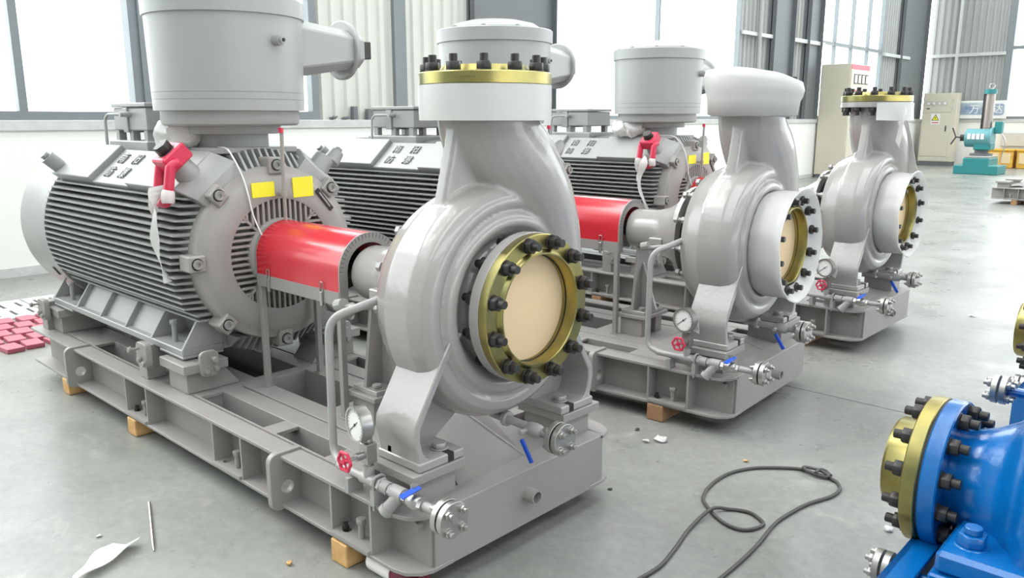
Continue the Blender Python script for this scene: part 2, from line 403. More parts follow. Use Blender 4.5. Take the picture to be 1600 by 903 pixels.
fr = MB(); fr.box(-4.72, -4.55, GY - 0.02, GY + 0.14, SILL, WH); fr.box(-4.55, 12, GY - 0.02, GY + 0.14, SILL, SILL + 0.09); fr.box(-4.55, 12, GY - 0.02, GY + 0.14, 3.6, 3.7); fr.box(-4.55, 12, GY - 0.02, GY + 0.14, WH - 0.1, WH)
w5 = part('window_5', fr, 'frame_grey', kind='structure')
for k in range(8):
    part('mullion', MB().box(-2.6 + 2 * k, -2.52 + 2 * k, GY, GY + 0.12, SILL, WH), 'frame_grey', w5)
    for z0, z1 in ((SILL + 0.09, 3.6), (3.7, WH - 0.1)):
        part('pane', MB().box((-4.55 if k == 0 else -4.52 + 2 * k), -2.6 + 2 * k, GY + 0.06, GY + 0.066, z0, z1), 'window_glass', w5)

# ================================================================== PUMP SET (built once, then copied)
SET = []   # top-level things of a set
def sthing(name, base, label, cat, group):
    t = thing(name, base, label, cat, group); SET.append(t); return t
def both(fn):
    a = fn(); b = fn().mirror_y(YC); return a, b

# ---------------- base frame
bf = sthing('base_frame', (-1.73, YC, 0.085), 'grey welded steel base frame with lifting lugs under the {u} pump set', 'base frame', 'base frames')
ZB, ZT = 0.085, 0.289
def beam():
    m = MB()
    m.box(-3.46, -0.012, -0.006, 0.006, ZB, ZT)
    top = [(-3.50, -0.09), (-0.09, -0.09), (-0.045, -0.075), (-0.012, -0.045), (0.0, -0.006), (0.0, 0.017), (-3.50, 0.017)]
    m.prism(top, 'z', ZT - 0.014, ZT)
    bot = [(-3.48, -0.092), (-0.10, -0.092), (-0.05, -0.08), (-0.012, -0.045), (0.002, -0.006), (0.002, 0.08), (-3.48, 0.08)]
    m.prism(bot, 'z', ZB, ZB + 0.014); return m
for m in both(beam): part('side_beam', m, 'skid_paint', bf, 0.0015)
def inner():
    m = MB(); m.box(-3.40, -0.20, 0.12, 0.216, 0.10, ZT).box(-3.40, -0.20, 0.226, 0.326, 0.10, ZT); return m
for m in both(inner): part('inner_beam', m, 'skid_paint', bf, 0.0015)
part('cross_beam', MB().box(-1.655, -1.58, 0.017, 0.869, 0.12, ZT - 0.001), 'skid_paint', bf, 0.0015)
for x0, x1 in ((-3.46, -3.38), (-2.90, -2.82), (-0.62, -0.40)):
    part('cross_beam', MB().box(x0, x1, 0.017, 0.869, 0.12, ZT - 0.001), 'skid_paint', bf, 0.0015)
part('deck_plate', MB().box(-1.03, -0.62, 0.227, 0.659, ZT - 0.012, ZT - 0.0005), 'skid_paint', bf)
for x0, x1 in ((-3.38, -2.80), (-2.18, -1.575), (-1.045, -0.95), (-0.25, -0.05)):
    for m in both(lambda: MB().box(x0, x1, 0.016, 0.121, ZT - 0.014, ZT - 0.0006)): part('infill_plate', m, 'skid_paint', bf)
part('front_plate', MB().box(-0.012, 0.0, 0.004, 0.882, ZB, ZT - 0.002), 'skid_paint', bf, 0.001)
part('front_flange', MB().box(-0.095, -0.002, 0.017, 0.869, ZT - 0.014, ZT + 0.0005), 'skid_paint', bf, 0.0015)
part('rear_plate', MB().box(-3.46, -3.448, 0.0, 0.886, ZB, ZT - 0.002), 'skid_paint', bf)
m = MB(); t = 0.006
def panel(m, q):
    q = [Vector(p) for p in q]; n = (q[1] - q[0]).cross(q[2] - q[0]).normalized() * t
    if n.z < 0: n = -n
    m.hexa([p - n for p in q] + list(q))
panel(m, [(-0.09, 0.19, 0.285), (-0.09, 0.53, 0.285), (-0.42, 0.53, 0.375), (-0.42, 0.36, 0.365)])
panel(m, [(-0.09, 0.53, 0.285), (-0.09, 0.70, 0.285), (-0.42, 0.66, 0.33), (-0.42, 0.53, 0.375)])
part('drip_tray', m, 'skid_paint', bf)
part('weld_bead', MB().tube([(-0.09, 0.53, 0.286), (-0.2, 0.53, 0.316), (-0.42, 0.53, 0.376)], 0.0045, 6), 'pipe_paint', bf)
part('drain_stub', MB().lathe([(0, 0.0), (0.0, 0.026), (0.05, 0.026), (0.05, 0.021), (0.0, 0.021)], (-0.002, 0.44, 0.198), (1, 0, 0), 20), 'skid_paint', bf)
def lug(x):
    hole = circ(-0.066, 0.160, 0.026)
    return MB().prism(rrect(-0.135, 0.0, 0.075, 0.30, 0.035, 4, (0, 0, 1, 1)), 'x', x - 0.014, x + 0.014, [hole])
for x in (-0.76, -2.82):
    for m in both(lambda: lug(x)): part('lifting_lug', m, 'skid_paint', bf, 0.0025)
ST = (-2.15, -1.915, -1.275, -1.045, -0.436, -0.214)
for x in ST:
    for m in both(lambda: MB().box(x - 0.005, x + 0.005, -0.088, 0.0, ZB + 0.014, ZT - 0.014)): part('stiffener', m, 'skid_paint', bf)
def anchor(x0, x1):
    return MB().prism([(x0, -0.1), (x1, -0.1), (x1, 0.0), (x0, 0.0)], 'z', ZB + 0.0135, ZB + 0.026, [circ(x0 + 0.04, -0.055, 0.017, 12)])
for k in (0, 2, 4):
    for m in both(lambda: anchor(ST[k] + 0.005, ST[k + 1] - 0.005)): part('anchor_plate', m, 'skid_paint', bf)
for k in (0, 2, 4):
    for yy in (-0.055, 0.886 + 0.055):
        j = part('jacking_bolt', MB().cyl((ST[k + 1] - 0.095, yy, 0.10), (ST[k + 1] - 0.095, yy, 0.165), 0.0115, n=12).hexp((ST[k + 1] - 0.095, yy, 0.165), (0, 0, 1), 0.0185, 0.018), 'skid_paint', bf, 0.001)
for k in (0, 4):
    part('spare_stud', MB().cyl((ST[k] + 0.036, -0.055, 0.10), (ST[k] + 0.036, -0.055, 0.135), 0.009, n=10).hexp((ST[k] + 0.036, -0.055, 0.112), (0, 0, 1), 0.014, 0.008), 'black_bolt', bf)
part('earth_boss', MB().cyl((-0.055, -0.006, 0.235), (-0.055, -0.03, 0.235), 0.014, n=14), 'skid_paint', bf)
# pump pedestals
def ped():
    m = MB(); m.box(-0.285, -0.05, -0.035, 0.186, 0.372, 0.403); m.box(-0.27, -0.075, 0.0, 0.165, 0.28, 0.373); return m
for m in both(ped): part('pump_pedestal', m, 'skid_paint', bf, 0.002)
m = MB(); m.box(-0.885, -0.70, 0.312, 0.574, 0.392, 0.412); m.box(-0.87, -0.73, 0.33, 0.40, 0.288, 0.393); m.box(-0.87, -0.73, 0.486, 0.556, 0.288, 0.393)
part('bearing_pedestal', m, 'skid_paint', bf, 0.002)
# motor pads with jack-bolt brackets
def mpad(x0, x1, s):
    m = MB()
    xa, xb = (x0, x1)
    m.box(xa, xb, -0.033, 0.178, 0.386, 0.430)
    m.hexa([(xa + 0.04, -0.010, ZT), (xb - 0.03, -0.010, ZT), (xb - 0.03, 0.246, ZT), (xa + 0.04, 0.246, ZT), (xa + 0.04, -0.010, 0.387), (xb - 0.03, -0.010, 0.387), (xb - 0.03, 0.170, 0.387), (xa + 0.04, 0.170, 0.387)])
    return m
for x0, x1, s in ((-1.86, -1.612, 1), (-3.42, -3.17, -1)):
    for m in both(lambda: mpad(x0, x1, s)): part('motor_pad', m, 'skid_paint', bf, 0.003)
def brackets_side(x):       # jack plate acting along y, on a post
    m = MB(); m.box(x - 0.06, x + 0.03, -0.04, 0.05, ZT, 0.455); m.prism(rrect(x + 0.01, x + 0.125, 0.365, 0.485, 0.03), 'y', -0.075, -0.045); return m
for x in (-2.02, -3.38):
    for k, m in enumerate(both(lambda: brackets_side(x))):
        br = part('jack_bracket', m, 'skid_paint', bf, 0.003); s = -1 if k == 0 else 1; y0 = -0.075 if k == 0 else 0.886 + 0.075
        for (dx, z, L) in ((0.03, 0.455, 0.05), (0.05, 0.405, 0.02), (0.10, 0.395, 0.02)):
            put('jack_bolt', H['bolt14'], frame((x + dx + 0.015, y0 + s * (L - 0.014), z), (0, s, 0)), br)
        part('jack_screw', MB().cyl((x + 0.045, y0, 0.455), (x + 0.045, y0 + s * 0.04, 0.455), 0.007, n=8), 'skid_paint', br)
def brackets_end(x):
    return MB().prism(rrect(0.035, 0.125, 0.365, 0.485, 0.028), 'x', x, x + 0.02)
for x, s in ((-1.612, 1), (-3.445, -1)):
    for k, m in enumerate(both(lambda: brackets_end(x))):
        br = part('jack_bracket', m, 'skid_paint', bf, 0.003); xs = x + 0.02 if s == 1 else x
        for (y, z, L) in ((0.090, 0.450, 0.03), (0.062, 0.392, 0.0), (0.108, 0.400, 0.0)):
            yy = y if k == 0 else 2 * YC - y
            put('jack_bolt', H['bolt14'], frame((xs + s * L, yy, z), (s, 0, 0)), br)
        part('jack_screw', MB().cyl((xs, 0.09 if k == 0 else 2 * YC - 0.09, 0.45), (xs + s * 0.035, 0.09 if k == 0 else 2 * YC - 0.09, 0.45), 0.008, n=8), 'skid_paint', br)

# ---------------- electric motor
mo = sthing('electric_motor', (-2.5, YC, 0.436), 'big grey finned electric motor driving the {u} pump', 'electric motor', 'electric motors')
MP = 'motor_paint'
X0, X1 = -3.24, -1.60
part('housing', MB().lathe([(X0, 0), (X0, 0.40), (X1 - 0.06, 0.40), (X1, 0.375), (X1 + 0.02, 0.0)], (0, YC, AZ), (1, 0, 0), 64), MP, mo)
RE = 0.478
nf = 19
for i in range(nf):
    h = 0.272 - i * 0.0305
    yo = math.sqrt(RE * RE - h * h); yi = math.sqrt(max(0.385 ** 2 - h * h, 0.01)); t0, t1 = 0.0075, 0.0042
    if h < -0.235: yo -= 0.02
    xf = X1 - 0.05 - 0.02 * math.sin(i * 2.1)
    z = AZ + h
    pts = [(X0 + 0.02, YC - yi, z - t0), (X1 - 0.03, YC - yi, z - t0), (X1 - 0.03, YC - yi, z + t0), (X0 + 0.02, YC - yi, z + t0),
           (X0, YC - yo, z - t1), (xf, YC - yo, z - t1), (xf, YC - yo, z + t1), (X0, YC - yo, z + t1)]
    for k in (0, 1):
        m = MB(); m.hexa(pts)
        if k: m.mirror_y(YC)
        part('fin', m, MP, mo)
for i in range(-6, 8):
    dy = (i - 0.5) * 0.0335; zo = math.sqrt(RE * RE - dy * dy); zi = 0.37; t0, t1 = 0.0075, 0.005
    for sgn in (1, -1):
        if sgn == -1 and abs(dy) > 0.23: continue
        zz = lambda r: AZ + sgn * r
        m = MB().hexa([(X0 + 0.02, YC + dy - t0, zz(zi)), (X1 + 0.02, YC + dy - t0, zz(zi)), (X1 + 0.02, YC + dy + t0, zz(zi)), (X0 + 0.02, YC + dy + t0, zz(zi)),
                       (X0, YC + dy - t1, zz(zo)), (X1 - 0.06, YC + dy - t1, zz(zo)), (X1 - 0.06, YC + dy + t1, zz(zo)), (X0, YC + dy + t1, zz(zo))])
        part('fin', m, MP, mo)
part('fan_cowl', MB().lathe([(-3.70, 0), (-3.70, 0.40), (-3.685, 0.45), (-3.65, 0.472), (-3.23, 0.474), (-3.23, 0.462), (-3.25, 0.40), (-3.25, 0)], (0, YC, AZ), (1, 0, 0), 72), MP, mo)
cb = part('cowl_boss', MB().cyl((-3.16, 0.06, 1.245), (-3.16, 0.0, 1.30), 0.04, n=20), MP, mo); put('bolt', hex_mesh(0.024, 0.02, MP), frame((-3.16, 0.0, 1.30), (0, -0.73, 0.68)), cb)
cb = part('cowl_boss', MB().cyl((-3.16, 0.826, 1.245), (-3.16, 0.886, 1.30), 0.04, n=20), MP, mo); put('bolt', hex_mesh(0.024, 0.02, MP), frame((-3.16, 0.886, 1.30), (0, 0.73, 0.68)), cb)
part('cowl_slot', MB().obox((-3.36, YC - 0.474 * math.cos(R(33)), AZ - 0.474 * math.sin(R(33))), (1, 0, 0), (0, math.sin(R(33)), -math.cos(R(33))), (0, -math.cos(R(33)), -math.sin(R(33))), 0.016, 0.028, 0.003), 'dark_void', mo)
# shoulder panels
SN = Vector((0, -0.652, 0.758)); SU = Vector((0, 0.758, 0.652))     # outward normal and up-slope
S0 = Vector((0, 0.042, 1.186))
def shoulder(x0, x1, lift, w=0.245, back=0.10):
    m = MB(); a = S0 + SN * lift; b = a + SU * w; c = b - SN * back; d = a + Vector((0, 0.05, -0.035)) - SN * 0.03
    e = d + Vector((0, 0.10, 0))
    m.prism([(a.y, a.z), (b.y, b.z), (c.y, c.z), (e.y, e.z), (d.y, d.z)], 'x', x0, x1); return m
for x0, x1, lf in ((-3.19, -2.66, 0.030), (-2.66, -2.22, 0.0), (-2.22, -1.70, 0.020)):
    for m in both(lambda: shoulder(x0, x1, lf)): part('shoulder_panel', m, MP, mo, 0.004)
def nose():
    m = MB(); a = S0 + SN * 0.018; b = a + SU * 0.245; c = b - SN * 0.10; d = a + Vector((0, 0.05, -0.035)) - SN * 0.03
    P0 = [(-1.70, p.y, p.z) for p in (a, b, c, d)]; P1 = [(-1.58, p.y + 0.045, p.z - 0.04) for p in (a, b, c, d)]
    m.add(P0 + P1, [(0, 1, 2, 3), (7, 6, 5, 4), (0, 4, 5, 1), (1, 5, 6, 2), (2, 6, 7, 3), (3, 7, 4, 0)]); return m
for m in both(nose): part('shoulder_panel', m, MP, mo, 0.004)
# cast characters on the shoulder
tm = {c: text_mesh(c, 0.076, 0.006, MP) for c in '南阳防爆'}
for c, x, s in (('南', -2.545, 0.170), ('阳', -2.375, 0.170), ('防', -2.545, 0.072), ('爆', -2.375, 0.072)):
    p = S0 + SU * s + SN * 0.003; M = Matrix(((1, 0, 0), (0, SU.y, SU.z), (0, SN.y, SN.z))).transposed().to_4x4(); M.translation = Vector((x, p.y, p.z))
    put('cast_character', tm[c], M, mo)
# end shield
part('end_shield', MB().lathe([(-1.64, 0.0), (-1.64, 0.402), (-1.575, 0.405), (-1.562, 0.398), (-1.556, 0.372), (-1.548, 0.362), (-1.537, 0.345), (-1.530, 0.275), (-1.534, 0.256), (-1.60, 0.250), (-1.60, 0.168), (-1.535, 0.168), (-1.52, 0.160), (-1.51, 0.125), (-1.48, 0.120), (-1.475, 0.0)], (0, YC, AZ), (1, 0, 0), 72), 'shield_paint', mo)
part('vent_shade_ring', MB().ring((-1.603, YC, AZ), (-1.597, YC, AZ), 0.2495, 0.169, 48), 'vent_shade', mo)  # darker ring painting the recess shade between hub and shield
def chord(u, r): return math.sqrt(max(r * r - u * u, 0))
for q in range(4):
    for i in range(-6, 7):
        u = i * 0.0275; r0 = chord(u, 0.166); r1 = chord(u, 0.256)
        if r0 < abs(u) * 1.0: r0 = max(r0, abs(u) * 1.02)
        if r1 - r0 < 0.02: continue
        a = q * PI / 2; d = Vector((0, math.cos(a), math.sin(a))); n = Vector((0, -math.sin(a), math.cos(a)))
        c = Vector((-1.553, YC, AZ)) + d * (r0 + r1) / 2 + n * u
        part('grille_bar', MB().obox(c, d, n, (1, 0, 0), (r1 - r0) / 2, 0.0056, 0.018), 'shield_paint', mo)
    a = q * PI / 2 + PI / 4; d = Vector((0, math.cos(a), math.sin(a))); n = Vector((0, -math.sin(a), math.cos(a)))
    part('grille_bar', MB().obox(Vector((-1.553, YC, AZ)) + d * 0.211, d, n, (1, 0, 0), 0.046, 0.006, 0.018), 'shield_paint', mo)
for k in range(8):
    a = PI / 4 * k; d = Vector((0, math.cos(a), math.sin(a))); n = Vector((0, -math.sin(a), math.cos(a)))
    lg = part('shield_lug', MB().obox(Vector((-1.59, YC, AZ)) + d * 0.405, d, n, (1, 0, 0), 0.038, 0.036, 0.05), 'shield_paint', mo, 0.006)
    put('socket_bolt', H['socket'], frame(Vector((-1.545, YC, AZ)) + d * 0.408, (1, 0, 0)), lg)
    part('recess_shade', MB().ring(Vector((-1.5405, YC, AZ)) + d * 0.408, Vector((-1.5392, YC, AZ)) + d * 0.408, 0.027, 0.0212, 20), 'ink', lg)  # black ring painting the shade around the sunk bolt
for (y0, y1, z0, z1) in ((0.306, 0.418, 1.156, 1.222), (0.514, 0.622, 1.144, 1.236)):
    part('warning_label', MB().obox((-1.5365 + 0.0055, (y0 + y1) / 2, (z0 + z1) / 2), (0, 1, 0.02), (0, -0.02, 1), (1, 0, 0), (y1 - y0) / 2, (z1 - z0) / 2, 0.003), 'yellow_label', mo, label='yellow warning label')
d = Vector((0, 0.078, -0.097)).normalized(); nlab = part('name_plate', MB().obox((-1.531, 0.683, 1.123), d, (0, d.z, -d.y), (1, 0, 0), 0.064, 0.011, 0.003), 'ink', mo, label='black name plate')
part('plate_strip', MB().obox((-1.5275, 0.683, 1.123), d, (0, d.z, -d.y), (1, 0, 0), 0.045, 0.004, 0.001), 'shield_paint', nlab)
rd = part('grease_pipe', MB().tube([(-1.49, YC, 1.02), (-1.49, YC, 1.22), (-1.487, YC + 0.003, 1.44)], 0.0085, 10), 'shield_paint', mo)
part('pipe_cap', MB().cyl((-1.487, YC, 1.44), (-1.487, YC, 1.462), 0.0115, n=12), 'red_plastic', rd); part('pipe_clip', MB().cyl((-1.49, YC, 1.155), (-1.49, YC, 1.18), 0.013, n=12).box(-1.54, -1.49, YC - 0.006, YC + 0.006, 1.16, 1.172), 'shield_paint', rd)
part('sensor_wire', MB().tube(spline([(-1.80, 0.30, 1.372), (-1.66, 0.27, 1.370), (-1.59, 0.262, 1.33), (-1.545, 0.275, 1.25), (-1.525, 0.285, 1.17), (-1.52, 0.30, 1.08), (-1.50, 0.325, 0.99), (-1.49, 0.34, 0.96)]), 0.0038, 6), 'dial_white', mo)
# feet
RX = (-3.33, -2.97, -2.645, -2.325, -2.02, -1.69)
def foot_base():
    m = MB(); m.box(RX[0], RX[-1], 0.003, 0.20, 0.450, 0.482)
    for a, b in ((RX[0], RX[0] + 0.28), (RX[-1] - 0.24, RX[-1])): m.box(a, b, 0.003, 0.20, 0.436, 0.451)
    m.box(RX[0], RX[-1], 0.10, 0.135, 0.615, 0.645); return m
def ribs(x, t): return MB().prism([(0.003, 0.481), (0.10, 0.632), (0.10, 0.645), (0.20, 0.645), (0.20, 0.481)], 'x', x - t, x + t, [circ(0.105, 0.565, 0.030)] if x < -3.2 else ())
def recess(): return MB().prism([(0.035, 0.481), (0.125, 0.625), (0.15, 0.625), (0.08, 0.481)], 'x', RX[1], RX[4])
for m in both(foot_base): part('foot', m, MP, mo, 0.004)
for x in RX:
    t = 0.008
    for m in both(lambda: ribs(min(max(x, RX[0] + t), RX[-1] - t), t)): part('foot_rib', m, MP, mo, 0.002)
for m in both(recess): part('foot_web', m, MP, mo)
def inner_leg(): return MB().hexa([(-3.28, 0.20, 0.45), (-1.70, 0.20, 0.45), (-1.70, 0.27, 0.45), (-3.28, 0.27, 0.45), (-3.28, 0.13, 0.66), (-1.70, 0.13, 0.66), (-1.70, 0.3, 0.66), (-3.28, 0.3, 0.66)])
for m in both(inner_leg): part('foot_wall', m, MP, mo)
for xx in (-3.17, -1.87):
    for yy in (0.055, 2 * YC - 0.055):
        part('foot_bolt', MB().cyl((xx, yy, 0.48), (xx, yy, 0.565), 0.012, n=12).hexp((xx, yy, 0.565), (0, 0, 1), 0.02, 0.02), MP, mo, 0.001)
        put('foot_nut', H['bolt20'], frame((xx + 0.10, yy + (0.02 if yy < YC else -0.02), 0.482), (0, 0, 1)), mo)
# terminal drum on its neck
DX = -1.92
part('drum_base', MB().box(-2.15, -1.69, 0.235, 0.65, 1.345, 1.372), MP, mo, 0.004)
dm = part('terminal_drum', MB().lathe([(1.36, 0), (1.36, 0.165), (1.432, 0.165), (1.432, 0.222), (1.468, 0.226), (1.470, 0.300), (1.478, 0.312), (1.49, 0.316), (1.538, 0.316), (1.538, 0.343),
      (1.586, 0.344), (1.5865, 0.342), (1.588, 0.342), (1.5885, 0.344), (1.618, 0.345), (1.6185, 0.343), (1.620, 0.343), (1.6205, 0.345), (1.955, 0.352), (1.957, 0.362), (2.03, 0.363), (2.036, 0.355), (2.036, 0)], (DX, YC, 0), (0, 0, 1), 96), 'drum_paint', mo, ang=25)
part('drum_lid', MB().lathe([(2.034, 0.300), (2.046, 0.296), (2.075, 0.25), (2.096, 0.16), (2.104, 0.08), (2.106, 0)], (DX, YC, 0), (0, 0, 1), 48), 'drum_paint', dm)
for k in range(10):
    a = 2 * PI * k / 10 + 0.2
    put('lid_bolt', hex_mesh(0.016, 0.012, 'drum_paint') if k == 0 else LB, frame((DX + 0.325 * math.cos(a), YC + 0.325 * math.sin(a), 2.036), (0, 0, 1)), dm) if k else None
    if k == 0: LB = hex_mesh(0.016, 0.012, 'drum_paint')
kn = part('vent_plug', MB().cyl((DX + 0.33, YC + 0.05, 1.845), (DX + 0.385, YC + 0.058, 1.845), 0.024, n=16).cyl((DX + 0.385, YC + 0.058, 1.845), (DX + 0.40, YC + 0.06, 1.845), 0.016, n=14), 'drum_paint', dm)
part('plug_hole', MB().cyl((DX + 0.40, YC + 0.06, 1.845), (DX + 0.403, YC + 0.0605, 1.845), 0.008, n=10), 'dark_void', dm)
def octa(y, zc, hx, hz, cut=0.3): return [(DX + sx * a, y, zc + sz * b) for sx, a, sz, b in ((1, hx, -1, hz * (1 - cut)), (1, hx, 1, hz * (1 - cut)), (1, hx * (1 - cut), 1, hz), (-1, hx * (1 - cut), 1, hz), (-1, hx, 1, hz * (1 - cut)), (-1, hx, -1, hz * (1 - cut)), (-1, hx * (1 - cut), -1, hz), (1, hx * (1 - cut), -1, hz))]
m = MB(); A = octa(0.64, 1.835, 0.19, 0.148, 0.30); B = octa(1.165, 1.855, 0.115, 0.088, 0.45)
m.add(A + B, [tuple(range(8)), tuple(range(15, 7, -1))] + [(i, (i + 1) % 8, 8 + (i + 1) % 8, 8 + i) for i in range(8)])
cn = part('cable_nozzle', m, 'drum_paint', mo, 0.006, ang=18)
part('nozzle_flange', MB().lathe([(1.085, 0), (1.085, 0.145), (1.09, 0.152), (1.108, 0.152), (1.112, 0.147), (1.112, 0)], (DX, 0, 1.855), (0, 1, 0), 40), 'drum_paint', cn)
part('cable_gland', MB().box(DX - 0.05, DX + 0.05, 1.18, 1.255, 1.815, 1.905), 'black_bolt', cn, 0.004); part('gland_frame', MB().box(DX - 0.06, DX + 0.06, 1.16, 1.185, 1.800, 1.915), 'drum_paint', cn)
# small rear terminal box
rb = part('rear_box', MB().box(-2.92, -2.50, 0.285, 0.60, 1.440, 1.560).box(-2.95, -2.46, 0.26, 0.62, 1.335, 1.388), MP, mo, 0.006)
part('box_lid', MB().box(-2.928, -2.492, 0.277, 0.608, 1.562, 1.584), MP, rb, 0.004); part('box_band', MB().box(-2.78, -2.72, 0.275, 0.61, 1.43, 1.560), MP, rb, 0.003)
for xx in (-2.90, -2.72, -2.54):
    for yy in (0.31, 0.57): part('box_leg', MB().box(xx - 0.022, xx + 0.022, yy - 0.02, yy + 0.02, 1.33, 1.452), MP, rb, 0.003)
part('box_conduit', MB().tube(rpath([(-2.70, 0.285, 1.525), (-2.70, 0.24, 1.525), (-2.82, 0.215, 1.525), (-2.845, 0.21, 1.50), (-2.85, 0.21, 1.335)], 0.04), 0.008, 8).cyl((-2.70, 0.285, 1.525), (-2.70, 0.23, 1.525), 0.014, n=12), 'drum_paint', rb)
# lifting bosses at the front shoulders
BO = S0 + SU * 0.10
for s in (0, 1):
    p0 = Vector((-1.715, BO.y, BO.z)) - SN * 0.02; p1 = p0 + SN * 0.10
    m = MB().cyl(p0, p1, 0.058, 0.050, n=28)
    if s: m.mirror_y(YC)
    part('lifting_boss', m, MP, mo, 0.003)
b2 = part('boss_cap', MB().cyl((-1.76, 0.885, 1.285), (-1.76, 0.93, 1.335), 0.044, 0.034, n=18), MP, mo); put('cap_bolt', H['bolt20'], frame((-1.76, 0.93, 1.335), (0, 0.67, 0.74)), b2)

# ---------------- coupling guard
cg = sthing('coupling_guard', (-1.19, YC, ZT), 'glossy red half-round coupling guard on grey posts at the {u} set', 'coupling guard', 'coupling guards')
GX0, GX1, GR, GZ, GL = -1.50, -0.875, 0.153, 0.897, 0.815
def arch(r, low, n=20): return [(YC - r, low)] + [(YC - r * math.cos(PI * i / n), GZ + r * math.sin(PI * i / n)) for i in range(n + 1)] + [(YC + r, low)]
m = MB(); o = arch(GR, GL); i_ = arch(GR - 0.004, GL); m.prism(o + i_[::-1], 'x', GX0, GX1); part('hood', m, 'red_paint', cg, label='glossy red curved hood')
m = MB(); o = arch(GR + 0.001, 0.76); i_ = arch(GR - 0.040, 0.76); m.prism(o + i_[::-1], 'x', GX1 - 0.001, GX1 + 0.006); ep = part('end_plate', m, 'skid_paint', cg)
for k in range(25):
    a = PI * (k + 0.5) / 25; c = Vector((GX1 + 0.0062, YC - (GR - 0.011) * math.cos(a), GZ + (GR - 0.011) * math.sin(a))); dd = Vector((0, -math.cos(a), math.sin(a)))
    part('weld_slot', MB().obox(c, dd, (0, dd.z, -dd.y), (1, 0, 0), 0.009, 0.0009, 0.0006), 'ink', ep)
m = MB(); o = arch(GR + 0.001, 0.76); i_ = arch(GR - 0.030, 0.76); m.prism(o + i_[::-1], 'x', GX0 - 0.006, GX0); part('end_plate', m, 'skid_paint', cg)
for yy in (YC - GR - 0.003, YC + GR - 0.005): part('side_rail', MB().box(GX0, GX1, yy, yy + 0.008, 0.768, 0.822), 'skid_paint', cg)
for xx in (GX0 + 0.012, GX1 - 0.012):
    for s in (-1, 1):
        y = YC + s * (GR - 0.012); p = part('post', MB().box(xx - 0.013, xx + 0.013, y - 0.013, y + 0.013, ZT, 0.80), 'skid_paint', cg, 0.002)
        part('post_foot', MB().box(xx - 0.02, xx + 0.02, y - 0.022, y + 0.022, ZT, ZT + 0.006), 'skid_paint', p)
for xx in (-1.40, -0.99):
    for s in (-1, 1):
        y = YC + s * (GR + 0.006); l = part('latch', MB().box(xx - 0.008, xx + 0.008, y - 0.006, y + 0.006, 0.752, 0.812), 'stainless', cg, 0.002)
        part('latch_loop', MB().tube(rpath([(xx - 0.011, y, 0.80), (xx - 0.011, y, 0.852), (xx + 0.011, y, 0.852), (xx + 0.011, y, 0.80)], 0.008, 3), 0.002, 6), 'stainless', l)
part('coupling', MB().lathe([(-1.47, 0), (-1.47, 0.055), (-1.33, 0.055), (-1.33, 0.10), (-1.28, 0.10), (-1.28, 0.07), (-1.10, 0.07), (-1.10, 0.10), (-1.05, 0.10), (-1.05, 0.045), (-0.864, 0.045), (-0.864, 0)], (0, YC, AZ), (1, 0, 0), 32), 'dark_void', cg)

# ---------------- pump
pu = sthing('centrifugal_pump', (-0.2, YC, 0.403), 'glossy grey end-suction pump of the {u} set', 'pump', 'centrifugal pumps')
PX = -0.20; PAZ = 0.878; SX = 0.018
m = MB()
m.lathe([(-0.40, 0), (-0.40, 0.315), (-0.385, 0.345), (-0.34, 0.372), (-0.26, 0.408), (-0.15, 0.408), (-0.10, 0.395), (-0.074, 0.370), (-0.070, 0.342), (-0.088, 0.322), (-0.064, 0.305), (-0.060, 0.276), (-0.085, 0.250), (-0.12, 0.222), (-0.10, 0.196), (-0.02, 0.192), (-0.02, 0)], (0, YC, PAZ), (1, 0, 0), 72)
path = [(0, 1.590, .160), (0.0, 1.50, .163), (.035, 1.43, .170), (.11, 1.345, .178), (.20, 1.235, .170), (.265, 1.11, .160), (.30, .96, .150), (.295, .82, .144), (.25, .69, .138), (.16, .605, .132), (.04, .57, .125), (-.09, .59, .118), (-.205, .66, .112), (-.28, .77, .106), (-.305, .90, .100), (-.275, 1.03, .094), (-.19, 1.135, .088), (-.07, 1.185, .08), (.05, 1.185, .07)]
cp = spline([(a, b, c) for a, b, c in path], 4)
m.tube([(PX, YC + p.x, p.y) for p in cp], [p.z for p in cp], 28)
m.prism([(YC - 0.148, 1.505), (YC - 0.262, 1.06), (YC + 0.1, 1.06), (YC + 0.12, 1.40), (YC, 1.505)], 'x', PX - 0.026, PX + 0.026)
casing_me = evaluated(m, 'pump_paint', [('REMESH', dict(mode='VOXEL', voxel_size=0.0075)), ('SMOOTH', dict(factor=0.5, iterations=4))], 180)
casing = put('casing', casing_me, None, pu)
# suction side
part('suction_flange', MB().lathe([(-0.048, 0.18), (-0.048, 0.252), (-0.045, 0.255), (-0.010, 0.255), (-0.007, 0.252), (-0.007, 0.18)], (SX, YC, PAZ), (1, 0, 0), 72), 'pump_paint', pu)
part('gasket', MB().ring((SX - 0.0075, YC, PAZ), (SX - 0.0045, YC, PAZ), 0.250, 0.18, 64), 'ink', pu)
sg = part('blank_flange', MB().lathe([(-0.03, 0.183), (-0.0045, 0.2535), (-0.0045, 0.2535), (0.026, 0.2535), (0.029, 0.2505), (0.029, 0.203), (0.036, 0.199), (0.042, 0.192), (0.042, 0.187), (0.036, 0.184), (-0.03, 0.183)], (SX, YC, PAZ), (1, 0, 0), 96), 'gold', pu, label='gold passivated flange ring')
part('cover_board', MB().cyl((SX - 0.028, YC, PAZ), (SX - 0.022, YC, PAZ), 0.186, n=72), 'tan_board', sg, label='tan round cover board')
for k in range(12):
    a = R(15 + 30 * k); q = Vector((0, math.cos(a), math.sin(a))) * 0.228
    put('stud_nut', H['stud'], frame(Vector((SX + 0.029, YC, PAZ)) + q, (1, 0, 0)), sg)
    put('stud_nut', H['stud'], frame(Vector((SX - 0.048, YC, PAZ)) + q, (-1, 0, 0)), sg)
